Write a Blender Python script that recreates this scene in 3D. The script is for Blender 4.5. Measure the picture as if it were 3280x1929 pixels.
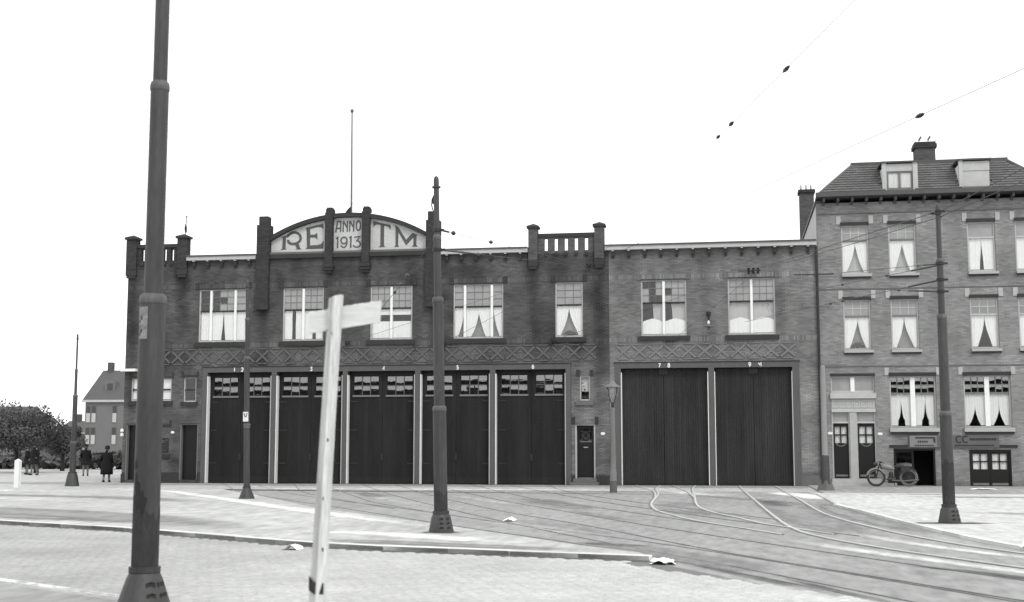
import bpy, math, random
from mathutils import Vector, Matrix, noise
random.seed(11)
R = math.radians
S = bpy.context.scene
for o in list(bpy.data.objects): bpy.data.objects.remove(o)
COL = S.collection

# ------------------------------------------------------------------ camera, sky, sun, exposure
cd = bpy.data.cameras.new('camera'); cam = bpy.data.objects.new('camera', cd); COL.objects.link(cam)
cam.location = (0, -56.358, 1.7)
cam.rotation_euler = (R(90 + 6.4699), 0, R(9.5477))
cd.sensor_width = 36; cd.lens = 45.0; cd.clip_start = .1; cd.clip_end = 2500
cd.dof.use_dof = True; cd.dof.focus_distance = 46; cd.dof.aperture_fstop = 2.6
S.camera = cam

SUN_DIR = Vector((.45, -.62, .85)).normalized()
w = bpy.data.worlds.new('World'); S.world = w; w.use_nodes = True
nt = w.node_tree; nt.nodes.clear()
sky = nt.nodes.new('ShaderNodeTexSky'); sky.sky_type = 'NISHITA'; sky.sun_disc = False
sky.sun_elevation = math.asin(SUN_DIR.z); sky.sun_rotation = math.atan2(SUN_DIR.x, SUN_DIR.y)
sky.air_density = 1.0; sky.dust_density = 1.0; sky.ozone_density = 1.0
bw = nt.nodes.new('ShaderNodeRGBToBW')
bg = nt.nodes.new('ShaderNodeBackground'); bg.inputs['Strength'].default_value = .15
wo = nt.nodes.new('ShaderNodeOutputWorld')
# even high cloud: the grey of the sky texture under a uniform bright veil
veil = nt.nodes.new('ShaderNodeMath'); veil.operation = 'MULTIPLY_ADD'; veil.inputs[1].default_value = .35; veil.inputs[2].default_value = 8.4
nt.links.new(sky.outputs[0], bw.inputs[0]); nt.links.new(bw.outputs[0], veil.inputs[0]); nt.links.new(veil.outputs[0], bg.inputs[0]); nt.links.new(bg.outputs[0], wo.inputs[0])

sd = bpy.data.lights.new('sun', 'SUN'); sd.energy = 1.5; sd.angle = R(14); sd.color = (1, .985, .96)
sun = bpy.data.objects.new('sun', sd); COL.objects.link(sun)
sun.rotation_euler = (-SUN_DIR).to_track_quat('-Z', 'Y').to_euler()

S.view_settings.view_transform = 'Standard'; S.view_settings.look = 'None'
S.view_settings.gamma = 1; S.view_settings.use_curve_mapping = False
S.view_settings.exposure = 0.0
S.cycles.max_bounces = 6; S.cycles.transparent_max_bounces = 16

# ------------------------------------------------------------------ helpers
def chain_loc(o):
    v = Vector((0, 0, 0))
    while o is not None:
        v = v + Vector(o.location); o = o.parent
    return v
def tag(o, label=None, cat=None, group=None, kind=None):
    if label: o['label'] = label
    if cat: o['category'] = cat
    if group: o['group'] = group
    if kind: o['kind'] = kind
    return o
def empty(name, loc, label, cat, group=None):
    o = bpy.data.objects.new(name, None); COL.objects.link(o); o.location = loc
    o.empty_display_size = .3
    return tag(o, label, cat, group)
def inst(name, mesh, parent, loc, rot=(0, 0, 0), scale=(1, 1, 1)):
    o = bpy.data.objects.new(name, mesh); COL.objects.link(o)
    if parent is not None:
        o.parent = parent; o.location = Vector(loc) - chain_loc(parent)
    else: o.location = loc
    o.rotation_euler = rot; o.scale = scale
    return o
class MB:
    def __init__(s): s.v = []; s.f = []; s.t = []; s.m = []
    def poly(s, pts, tone=1., m=0):
        n = len(s.v); s.v += [tuple(p) for p in pts]; s.f.append(tuple(range(n, n + len(pts)))); s.t.append(tone); s.m.append(m)
    def box(s, x0, x1, y0, y1, z0, z1, tone=1., skip='', m=0):
        n = len(s.v)
        s.v += [(x0,y0,z0),(x1,y0,z0),(x1,y1,z0),(x0,y1,z0),(x0,y0,z1),(x1,y0,z1),(x1,y1,z1),(x0,y1,z1)]
        for k, q in (('f',(0,1,5,4)),('b',(2,3,7,6)),('l',(3,0,4,7)),('r',(1,2,6,5)),('t',(4,5,6,7)),('d',(3,2,1,0))):
            if k not in skip: s.f.append(tuple(n + i for i in q)); s.t.append(tone); s.m.append(m)
    def prism(s, pts, y0, y1, tone=1., m=0):       # pts (x,z) counter-clockwise seen from -y
        a = sum(pts[i][0]*pts[(i+1) % len(pts)][1] - pts[(i+1) % len(pts)][0]*pts[i][1] for i in range(len(pts)))
        if a < 0: pts = pts[::-1]
        n = len(s.v); k = len(pts)
        s.v += [(x, y0, z) for x, z in pts] + [(x, y1, z) for x, z in pts]
        s.f.append(tuple(range(n, n + k))); s.f.append(tuple(range(n + 2*k - 1, n + k - 1, -1)))
        for i in range(k): j = (i+1) % k; s.f.append((n+j, n+i, n+k+i, n+k+j))
        s.t += [tone]*(k+2); s.m += [m]*(k+2)
    def slab(s, pts, z0, z1, tone=1.):             # pts (x,y)
        a = sum(pts[i][0]*pts[(i+1) % len(pts)][1] - pts[(i+1) % len(pts)][0]*pts[i][1] for i in range(len(pts)))
        if a < 0: pts = pts[::-1]
        n = len(s.v); k = len(pts)
        s.v += [(x, y, z1) for x, y in pts] + [(x, y, z0) for x, y in pts]
        s.f.append(tuple(range(n, n + k)))
        for i in range(k): j = (i+1) % k; s.f.append((n+i, n+k+i, n+k+j, n+j))
        s.t += [tone]*(k+1); s.m += [0]*(k+1)
    def lathe(s, prof, cx=0, cy=0, n=20, tone=1., jit=0.):
        b = len(s.v)
        for r, z in prof:
            for i in range(n):
                a = 2*math.pi*i/n; s.v.append((cx + r*math.cos(a), cy + r*math.sin(a), z))
        for k in range(len(prof) - 1):
            for i in range(n):
                j = (i+1) % n
                s.f.append((b+k*n+i, b+k*n+j, b+(k+1)*n+j, b+(k+1)*n+i)); s.t.append(tone); s.m.append(0)
        s.f.append(tuple(b + (len(prof)-1)*n + i for i in range(n))); s.t.append(tone); s.m.append(0)
        s.f.append(tuple(b + n-1-i for i in range(n))); s.t.append(tone); s.m.append(0)
    def tube(s, pts, r, n=8, tone=1.):
        pts = [Vector(p) for p in pts]; b = len(s.v); rr = r if isinstance(r, (list, tuple)) else [r]*len(pts)
        up = Vector((0, 0, 1))
        for i, p in enumerate(pts):
            d = (pts[min(i+1, len(pts)-1)] - pts[max(i-1, 0)]).normalized()
            u = d.cross(up)
            if u.length < .05: u = d.cross(Vector((1, 0, 0)))
            u.normalize(); v = u.cross(d)
            for k in range(n):
                a = 2*math.pi*k/n; s.v.append(tuple(p + (u*math.cos(a) + v*math.sin(a))*rr[i]))
        for i in range(len(pts)-1):
            for k in range(n):
                j = (k+1) % n
                s.f.append((b+i*n+k, b+(i+1)*n+k, b+(i+1)*n+j, b+i*n+j)); s.t.append(tone); s.m.append(0)
        s.f.append(tuple(b + k for k in range(n))); s.f.append(tuple(b + (len(pts)-1)*n + n-1-k for k in range(n)))
        s.t += [tone]*2; s.m += [0]*2
    def torus(s, c, R_, r, axis='y', n=24, k=8):
        b = len(s.v)
        for i in range(n):
            a = 2*math.pi*i/n
            for j in range(k):
                q = 2*math.pi*j/k; rr = R_ + r*math.cos(q); h = r*math.sin(q)
                p = (rr*math.cos(a), h, rr*math.sin(a)) if axis == 'y' else (rr*math.cos(a), rr*math.sin(a), h)
                s.v.append((c[0]+p[0], c[1]+p[1], c[2]+p[2]))
        for i in range(n):
            for j in range(k):
                s.f.append((b+i*k+j, b+i*k+(j+1) % k, b+((i+1) % n)*k+(j+1) % k, b+((i+1) % n)*k+j)); s.t.append(1.); s.m.append(0)
    def stroke(s, pts, wd, y0, y1):                # ribbon in the xz plane with mitred corners
        P = [Vector((x, z)) for x, z in pts]; L = []; Q = []
        for i, p in enumerate(P):
            d0 = (P[i]-P[i-1]).normalized() if i else None
            d1 = (P[i+1]-P[i]).normalized() if i < len(P)-1 else None
            a = d0 or d1; c = d1 or d0
            n0 = Vector((-a.y, a.x)); n1 = Vector((-c.y, c.x)); m = (n0+n1)
            if m.length < .2: m = n0
            m.normalize(); k = min(1/max(m.dot(n0), .35), 1.9)
            wi = wd[i] if isinstance(wd, (list, tuple)) else wd
            L.append(p + m*wi/2*k); Q.append(p - m*wi/2*k)
        for i in range(len(P)-1):
            s.prism([(L[i].x, L[i].y), (Q[i].x, Q[i].y), (Q[i+1].x, Q[i+1].y), (L[i+1].x, L[i+1].y)], y0, y1)
    def mesh(s, name, mats, org=(0, 0, 0), smooth=False):
        me = bpy.data.meshes.new(name)
        ox, oy, oz = org
        me.from_pydata([(x-ox, y-oy, z-oz) for x, y, z in s.v], [], s.f)
        a = me.attributes.new('tone', 'FLOAT', 'FACE'); a.data.foreach_set('value', s.t)
        for m in (mats if isinstance(mats, (list, tuple)) else [mats]): me.materials.append(m)
        if any(s.m): me.polygons.foreach_set('material_index', s.m)
        if smooth: me.polygons.foreach_set('use_smooth', [True]*len(me.polygons))
        me.update(); return me
    def build(s, name, mats, parent=None, smooth=False, org=None, kind=None):
        if org is None: org = chain_loc(parent) if parent is not None else (0, 0, 0)
        me = s.mesh(name, mats, org, smooth)
        o = bpy.data.objects.new(name, me); COL.objects.link(o)
        if parent is not None: o.parent = parent; o.location = Vector(org) - chain_loc(parent)
        else: o.location = org
        if kind: o['kind'] = kind
        return o
def autosmooth(o, ang=40):
    me = o.data; me.polygons.foreach_set('use_smooth', [True]*len(me.polygons))
    me.set_sharp_from_angle(angle=R(ang)); return o
def unit_box(name, m):
    b = MB(); b.box(-.5, .5, -.5, .5, -.5, .5); return b.mesh(name, m)

# ------------------------------------------------------------------ materials
TINT = (.985, 1.0, .99)
def mat(name, base, rough=.8, var=.15, scale=2., fine=.1, fscale=25., bump=.0, bscale=40., tone=False, spec=.3, stretch=(1, 1, 1), metal=0., brick=None, warp=0, bdist=.01):
    m = bpy.data.materials.new(name); m.use_nodes = True; nt = m.node_tree; N = nt.nodes; Lk = nt.links
    p = N['Principled BSDF']; p.inputs['Roughness'].default_value = rough; p.inputs['Metallic'].default_value = metal
    p.inputs['Specular IOR Level'].default_value = spec
    geo = N.new('ShaderNodeNewGeometry'); mp = N.new('ShaderNodeMapping'); mp.inputs['Scale'].default_value = stretch
    Lk.new(geo.outputs['Position'], mp.inputs['Vector']); co = mp.outputs[0]
    def nz(sc, det=3):
        n = N.new('ShaderNodeTexNoise'); n.inputs['Scale'].default_value = sc; n.inputs['Detail'].default_value = det; n.inputs['Roughness'].default_value = .62
        Lk.new(co, n.inputs['Vector']); return n.outputs['Fac']
    def mth(op, a, b):
        q = N.new('ShaderNodeMath'); q.operation = op
        for i, x in enumerate((a, b)):
            if isinstance(x, (int, float)): q.inputs[i].default_value = x
            else: Lk.new(x, q.inputs[i])
        return q.outputs[0]
    v = mth('ADD', mth('MULTIPLY', nz(scale, 4), 2*var*1.6), 1 - var*1.6)
    v = mth('MULTIPLY', v, mth('ADD', mth('MULTIPLY', nz(fscale, 2), 2*fine*1.6), 1 - fine*1.6))
    if tone:
        a = N.new('ShaderNodeAttribute'); a.attribute_name = 'tone'; v = mth('MULTIPLY', v, a.outputs['Fac'])
    bh = None
    if brick:
        # brick = (axis used horizontally, mortar factor)
        sx = N.new('ShaderNodeSeparateXYZ'); Lk.new(geo.outputs['Position'], sx.inputs[0])
        cx = N.new('ShaderNodeCombineXYZ')
        Lk.new(mth('ADD', sx.outputs[0], sx.outputs[1]), cx.inputs[0]); Lk.new(sx.outputs[2], cx.inputs[1])
        bt = N.new('ShaderNodeTexBrick'); Lk.new(cx.outputs[0], bt.inputs['Vector'])
        bt.inputs['Scale'].default_value = 1; bt.inputs['Brick Width'].default_value = .22; bt.inputs['Row Height'].default_value = .0625
        bt.inputs['Mortar Size'].default_value = .006; bt.inputs['Bias'].default_value = 0
        bt.inputs['Color1'].default_value = (.75, .75, .75, 1); bt.inputs['Color2'].default_value = (1.2, 1.2, 1.2, 1)
        bt.inputs['Mortar'].default_value = (brick, brick, brick, 1)
        g = N.new('ShaderNodeRGBToBW'); Lk.new(bt.outputs['Color'], g.inputs[0]); v = mth('MULTIPLY', v, g.outputs[0])
        bh = mth('SUBTRACT', 1.0, bt.outputs['Fac'])
    v = mth('MULTIPLY', v, base)
    vm = N.new('ShaderNodeVectorMath'); vm.operation = 'SCALE'; vm.inputs[0].default_value = TINT
    Lk.new(v, vm.inputs['Scale']); Lk.new(vm.outputs[0], p.inputs['Base Color'])
    if bump or bh is not None:
        b = N.new('ShaderNodeBump'); b.inputs['Strength'].default_value = bump or .5; b.inputs['Distance'].default_value = bdist
        h = nz(bscale, 4)
        if bh is not None: h = mth('ADD', h, bh)
        Lk.new(h, b.inputs['Height']); Lk.new(b.outputs[0], p.inputs['Normal'])
    return m
def glass(name, f0=.06, dark=.99, rough=.015, wave=.12):
    m = bpy.data.materials.new(name); m.use_nodes = True; nt = m.node_tree; N = nt.nodes; N.clear(); Lk = nt.links
    o = N.new('ShaderNodeOutputMaterial'); mx = N.new('ShaderNodeMixShader')
    lw = N.new('ShaderNodeLayerWeight'); lw.inputs[0].default_value = .5
    pw = N.new('ShaderNodeMath'); pw.operation = 'POWER'; pw.inputs[1].default_value = 4.
    ma = N.new('ShaderNodeMath'); ma.operation = 'MULTIPLY_ADD'; ma.inputs[1].default_value = 1-f0; ma.inputs[2].default_value = f0
    Lk.new(lw.outputs['Facing'], pw.inputs[0]); Lk.new(pw.outputs[0], ma.inputs[0])
    t = N.new('ShaderNodeBsdfTransparent'); t.inputs[0].default_value = (dark, dark, dark, 1)
    g = N.new('ShaderNodeBsdfGlossy'); g.inputs['Roughness'].default_value = rough
    no = N.new('ShaderNodeTexNoise'); no.inputs['Scale'].default_value = 2.5
    ge = N.new('ShaderNodeNewGeometry'); Lk.new(ge.outputs['Position'], no.inputs['Vector'])
    bp = N.new('ShaderNodeBump'); bp.inputs['Strength'].default_value = wave; bp.inputs['Distance'].default_value = .02
    Lk.new(no.outputs['Fac'], bp.inputs['Height']); Lk.new(bp.outputs[0], g.inputs['Normal'])
    Lk.new(ma.outputs[0], mx.inputs[0]); Lk.new(t.outputs[0], mx.inputs[1]); Lk.new(g.outputs[0], mx.inputs[2]); Lk.new(mx.outputs[0], o.inputs[0])
    return m
M = {}
M['brick_dark'] = mat('sooty_brick', .088, .9, .12, .6, .1, 30, tone=True, spec=.15)
M['brick_mid'] = mat('grey_brick', .166, .9, .10, .7, .1, 30, tone=True, spec=.15)
M['brick_house'] = mat('house_brick', .235, .9, .10, .7, .08, 30, tone=True, spec=.15)
M['mortar_dark'] = mat('sooty_mortar', .05, .95, .1, 2)
M['mortar_mid'] = mat('grey_mortar', .12, .95, .1, 2)
M['mortar_house'] = mat('pale_mortar', .17, .95, .1, 2)
M['pier_brick'] = mat('pier_brick', .042, .9, .15, 1.2, .1, 30, brick=1.1, spec=.15)
M['pier_mid'] = mat('pier_grey_brick', .085, .9, .15, 1.2, .1, 30, brick=1.2, spec=.15)
M['stone_dark'] = mat('dark_stone', .034, .8, .2, 2, .1, 30, bump=.2)
M['stone_mid'] = mat('weathered_stone', .12, .85, .15, 3, .1, 30, bump=.2)
M['stone_white'] = mat('white_stone', .37, .85, .1, 3, .05, 30)
M['tile_white'] = mat('white_glazed_brick', .52, .45, .06, 1.5, .05, 20, tone=True, spec=.4)
M['tile_joint'] = mat('white_joint', .42, .9)
M['letter_dark'] = mat('dark_glazed_brick', .075, .5, .15, 3)
M['render'] = mat('pale_render', .50, .9, .1, .8, .05, 12)
M['white'] = mat('white_paint', .74, .55, .07, 3, .04, 30)
M['offwhite'] = mat('weathered_white_paint', .42, .6, .12, 3, .06, 30)
M['grey_paint'] = mat('grey_paint', .085, .6, .15, 1.5, .08, 25, stretch=(2, 2, .6))
M['sash_grey'] = mat('grey_sash_paint', .15, .6, .15, 3)
M['door_dark'] = mat('dark_door_paint', .0245, .75, .35, .8, .45, 22, stretch=(2.5, 2.5, .5), spec=.12, tone=True)
M['black_door'] = mat('black_door_paint', .008, .4, .2, 2)
M['iron'] = mat('dark_iron', .025, .5, .3, 4, .1, 40)
M['wire'] = mat('overhead_wire', .06, .6, .1, 2)
M['porcelain'] = mat('dark_porcelain', .02, .3, .1, 5)
M['pole'] = mat('pole_paint', .047, .55, .38, 1.6, .25, 12, stretch=(2.5, 2.5, .5), bump=.08, bscale=20, tone=True, spec=.35)
M['pole_pale'] = mat('pale_pole_paint', .24, .6, .15, 1.5, .1, 14, stretch=(2, 2, .5), tone=True)
M['plate'] = mat('enamel', .7, .3, .05, 5)
M['obscured'] = mat('obscured_glass', .27, .25, .18, 2, .06, 30, spec=.6)
M['glass'] = glass('window_glass', .045, .99)
M['glass_dark'] = glass('garage_glass', .24, .5, .02, .05)
M['curtain'] = mat('white_net_curtain', .74, .95, .05, 4, .04, 20)
M['curtain_reflection_grey'] = mat('grey_curtain_and_reflection', .42, .9, .08, 4, .04, 20)  # grey nets, also the painted reflection in some house curtain gaps
M['gap_reflection_dim'] = mat('dim_gap_reflection', .24, .9, .1, 4)  # stands in for the reflection seen in curtain gaps
M['blind'] = mat('pale_blind', .60, .8, .05, 3)
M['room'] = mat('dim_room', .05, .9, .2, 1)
M['roof_flat'] = mat('roof_felt', .06, .9, .2, 1)
M['roof_tile'] = mat('roof_tile', .115, .8, .2, 1.5, .12, 20, tone=True)
M['zinc'] = mat('dull_zinc', .075, .6, .15, 2)
M['rough_wood'] = mat('raw_pine', .58, .85, .34, 1.6, .3, 12, stretch=(9, 9, .7), bump=.25, bscale=18, tone=True)
M['rough_board'] = mat('raw_pine_board', .62, .85, .22, 3, .08, 14, stretch=(.9, 9, 9), bump=.2, bscale=14)
M['steel_bright'] = mat('worn_rail_steel', .56, .5, .15, 1.5, .1, 20, spec=.6)
M['steel_dark'] = mat('dull_rail', .17, .7, .45, .7, .3, 6)
M['paper'] = mat('waste_paper', .9, .9, .03, 6)
M['coat'] = mat('black_coat', .007, .9, .2, 5, bump=.3, bscale=30)
M['skin'] = mat('skin', .3, .6, .05, 8)
M['stocking'] = mat('stockings', .16, .8, .05, 8)
M['felt'] = mat('dark_felt', .014, .9)
M['flag'] = mat('dark_flag', .03, .9, .2, 8)
M['bark'] = mat('bark', .05, .95, .3, 6, bump=.5, bscale=20)
M['leaf'] = mat('foliage', .085, .95, .12, .6, .06, 6, tone=True)
M['rubber'] = mat('grey_tyre', .16, .85, .1, 8)
M['rubber_dark'] = mat('black_tyre', .03, .85, .1, 8)
M['cream'] = mat('cream_enamel', .2, .35, .08, 5)
M['leather'] = mat('leather', .03, .5, .1, 6)
M['sign_board'] = mat('grey_signboard', .10, .6, .12, 3)
M['sign_pale'] = mat('pale_signboard', .19, .6, .1, 3)
M['far_brick'] = mat('distant_brick', .15, .9, .1, .5)
M['far_roof'] = mat('distant_roof', .09, .9, .12, .8)
M['far_window'] = mat('distant_window_glass', .03, .2, .1, 1, spec=.6)
# ground materials
M['sand'] = mat('sandy_ground', .40, .95, .24, .22, .30, 4.5, bump=.3, bscale=9, stretch=(1, .3, 1))
M['yard'] = mat('yard_paving', .285, .95, .20, .28, .30, 4.5, bump=.3, bscale=8, stretch=(1, .3, 1))
M['island'] = mat('island_paving', .41, .95, .26, .3, .30, 4.5, bump=.3, bscale=9, stretch=(1, .3, 1))
M['pavement'] = mat('pavement', .50, .95, .14, .25, .30, 4.5, bump=.3, bscale=9, stretch=(1, .3, 1))
M['strip'] = mat('footway_strip', .29, .95, .20, .4, .30, 4.5, bump=.3, bscale=9, stretch=(1, .3, 1))
M['white_sand'] = mat('blown_sand', .62, .95, .08, .5, .06, 8, bump=.2, bscale=14)
M['dirt_shade'] = mat('dirt_and_kerb_shade', .10, .95, .3, 2.2, .2, 9)
M['sett'] = mat('worn_sett', .43, .9, .2, .45, .2, 12, bump=.25, bscale=16, tone=True)
M['sett_joint'] = mat('sanded_joint', .17, .95, .12, .5, .1, 9)
M['kerb_shaded_soiled'] = mat('shaded_soiled_granite', .19, .9, .3, 1.5, .2, 20)  # kerb front: its shade and soiling put into one darker colour
M['kerb'] = mat('granite_kerb', .62, .85, .1, 1.2, .1, 25, tone=True, bump=.2, bscale=25)

PANE = unit_box('pane', M['glass'])
PANE_OB = unit_box('pane', M['obscured'])
def bowed():
    b = MB(); n = 8; V = []
    for i in range(n+1):
        u = i/n - .5; y = 2.0*(u*u - .25)          # bulges towards the street, scaled by the pane thickness
        V.append((y-.5, u))
    for i in range(n): b.poly([(-.5, V[i][0], V[i][1]), (.5, V[i][0], V[i][1]), (.5, V[i+1][0], V[i+1][1]), (-.5, V[i+1][0], V[i+1][1])])
    o = b.mesh('pane', M['glass_dark']); import bmesh
    bm = bmesh.new(); bm.from_mesh(o); bmesh.ops.remove_doubles(bm, verts=bm.verts, dist=1e-5); bm.to_mesh(o); bm.free()
    o.polygons.foreach_set('use_smooth', [True]*len(o.polygons)); return o
PANE_DK = bowed()
def pane(parent, x0, x1, z0, z1, y, kind='glass', tilt=.5):
    me = {'glass': PANE, 'obscured': PANE_OB, 'dark': PANE_DK}[kind]
    return inst('pane', me, parent, ((x0+x1)/2, y, (z0+z1)/2), (R(random.gauss(0, tilt)), 0, R(random.gauss(0, tilt))), (x1-x0, .006, z1-z0))

# ------------------------------------------------------------------ masonry
def free(x0, x1, ops, z):
    iv = [(x0, x1)]
    for a, b, c, d in ops:
        if c < z < d:
            nv = []
            for p, q in iv:
                if b <= p or a >= q: nv.append((p, q)); continue
                if a > p: nv.append((p, a))
                if b < q: nv.append((b, q))
            iv = nv
    return iv
def masonry(parent, x0, x1, z0, z1, ops, bands, tonef, mb, mm, y=0., yb=.32, rnd=random.Random(5)):
    """bricks laid course by course round the openings, on a mortar body"""
    b = MB(); H = .0625; L = .22; cz = z0; k = 0
    while cz < z1 - .02:
        band = next((q for q in bands if q[0]-.03 <= cz < q[1]-.05), None)
        if band:
            h = band[1]-band[0]
            for p, q in free(x0, x1, ops, cz + h/2):
                n = max(1, round((q-p)/.0725)); s = (q-p)/n
                for i in range(n):
                    jy = rnd.uniform(-.003, .003)
                    b.box(p+i*s+.006, p+(i+1)*s-.006, y+jy-.004, y+.02, cz+.006, cz+h-.006, tonef(p+i*s, cz+h/2)*rnd.choice((.92, 1.08, 1.2, 1.32)), skip='b')
            cz += h; continue
        h = min(H, z1-cz)
        for p, q in free(x0, x1, ops, cz + h/2):
            off = (k % 2)*L/2; i = math.floor((p-off)/L)
            while True:
                a = max(p, off+i*L); c = min(q, off+(i+1)*L); i += 1
                if a >= q-1e-4: break
                if c-a < .03: continue
                jy = rnd.uniform(-.002, .002)
                b.box(a+.004, c-.004, y+jy, y+.02, cz+.004, cz+h-.005, tonef((a+c)/2, cz+h/2)*rnd.choice((.82, .92, .98, 1., 1.04, 1.14))*rnd.uniform(.96, 1.04), skip='b')
        cz += h; k += 1
    o = b.build('brickwork', mb, parent, kind='stuff')
    # mortar body with the openings left out
    xs = sorted({x0, x1, *[max(x0, min(x1, v)) for q in ops for v in q[:2]]}); zs = sorted({z0, z1, *[max(z0, min(z1, v)) for q in ops for v in q[2:]]})
    def solid(i, j):
        if not (0 <= i < len(xs)-1 and 0 <= j < len(zs)-1): return False
        cx, cz_ = (xs[i]+xs[i+1])/2, (zs[j]+zs[j+1])/2
        return not any(a < cx < c and d < cz_ < e for a, c, d, e in ops)
    w = MB(); yf = y + .011
    for i in range(len(xs)-1):
        for j in range(len(zs)-1):
            if not solid(i, j): continue
            a, c, d, e = xs[i], xs[i+1], zs[j], zs[j+1]
            w.poly([(a, yf, d), (c, yf, d), (c, yf, e), (a, yf, e)]); w.poly([(c, yb, d), (a, yb, d), (a, yb, e), (c, yb, e)])
            if not solid(i-1, j): w.poly([(a, yb, d), (a, yf, d), (a, yf, e), (a, yb, e)])
            if not solid(i+1, j): w.poly([(c, yf, d), (c, yb, d), (c, yb, e), (c, yf, e)])
            if not solid(i, j-1): w.poly([(a, yf, d), (a, yb, d), (c, yb, d), (c, yf, d)])
            if not solid(i, j+1): w.poly([(a, yf, e), (c, yf, e), (c, yb, e), (a, yb, e)])
    w.build('wall', mm, parent)
    return o

def tonefield(stains, base=lambda x, z: 1., amp=1.):
    def f(x, z):
        t = base(x, z)*(1 + amp*(.40*noise.noise(Vector((x*.45, z*.7, 3.1))) + .42*noise.noise(Vector((x*1.9, z*.28, 21.))) + .34*noise.noise(Vector((x*1.3, z*1.5, 9.))) + .20*noise.noise(Vector((x*2.9, z*3.6, 5.)))))
        for xc, wd, zt, zb, am in stains:
            if zb < z < zt + .3:
                k = math.exp(-((x-xc+.12*noise.noise(Vector((z*1.5, xc, 0))))/wd)**2)
                r = min(1, max(0, (z-zb)/(zt-zb)))**.6
                t *= 1 - am*k*r
        return max(t, .15)
    return f

# ------------------------------------------------------------------ windows and curtains
def curtain(parent, x0, x1, z0, z1, y, edge=None, side='l', m='curtain', top=None, rnd=random.Random(3)):
    """one hanging cloth; edge(t) = part of the width kept at height t (0 top, 1 bottom); gathered in folds"""
    b = MB(); nx, nz = 14, 12; ph = rnd.uniform(0, 6)
    V = []
    for j in range(nz+1):
        t = j/nz; k = edge(t) if edge else 1.
        for i in range(nx+1):
            s = i/nx; X = s*k*(x1-x0)
            x = x0 + X if side == 'l' else x1 - X
            zt = z1 - (top(s if side == 'l' else 1-s) if top else 0)
            f = .012*math.sin(s*26+ph) + .006*math.sin(s*11+ph*2)
            V.append((x, y + f*(1.2-k*.3), zt + (z0-zt)*t))
    for j in range(nz):
        for i in range(nx):
            q = [j*(nx+1)+i, j*(nx+1)+i+1, (j+1)*(nx+1)+i+1, (j+1)*(nx+1)+i]
            b.poly([V[n] for n in q])
    o = b.build('curtain', M[m], parent)  # also makes the backing sheets that paint pane reflections in curtain gaps
    me = o.data
    import bmesh
    bm = bmesh.new(); bm.from_mesh(me); bmesh.ops.remove_doubles(bm, verts=bm.verts, dist=1e-5); bm.to_mesh(me); bm.free()
    me.polygons.foreach_set('use_smooth', [True]*len(me.polygons)); return o
GAPS = {  # inner-edge shapes
 'tri': lambda t: 1 - (0 if t < .09 else .70*((t-.09)/.91)**1.45),
 'tie': lambda t: 1 - (0 if t < .12 else .70*((t-.12)/.88)**1.7),
 'narrow': lambda t: 1 - (0 if t < .1 else .18*((t-.1)/.9)),
 'slot': lambda t: .80,
 'low': lambda t: 1 - (0 if t < .45 else .62*((t-.45)/.55)**1.6),
 'spire': lambda t: 1 - (0 if t < .22 else .20*((t-.22)/.78) + (.22 if t > .80 else .22*max(0, (t-.6)/.2)*.5)),
}
def curtains(parent, x0, x1, z0, z1, y, style, m='curtain'):
    if style is None: return
    rv = random.Random(int(x0*977+z0*131)); c = (x0+x1)/2 + rv.uniform(-.025, .025)*(x1-x0)
    if style == 'full': curtain(parent, x0, x1, z0, z1, y, m=m); return
    if style == 'half': curtain(parent, x0, x1, z0, z0+(z1-z0)*.5, y, m=m, top=lambda s: .13*abs(2*s-1)**1.3); return
    if style == 'valance': 
        curtain(parent, x0, x1, z1-(z1-z0)*.22, z1, y, m=m); curtain(parent, x0, x1, z0, z1-(z1-z0)*.44, y, m=m); return
    if style.startswith('L'): curtain(parent, x0, x1, z0, z1, y, GAPS[style[1:]], 'l', m); return
    if style.startswith('R'): curtain(parent, x0, x1, z0, z1, y, GAPS[style[1:]], 'r', m); return
    for sd_, (a_, b_) in (('l', (x0, c)), ('r', (c, x1))):
        g_ = rv.uniform(.82, 1.1); w_ = rv.uniform(0, 6)
        curtain(parent, a_, b_, z0, z1, y, lambda t: 1 - (1-GAPS[style](t))*g_ - .012*math.sin(t*9+w_), sd_, m)
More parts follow.
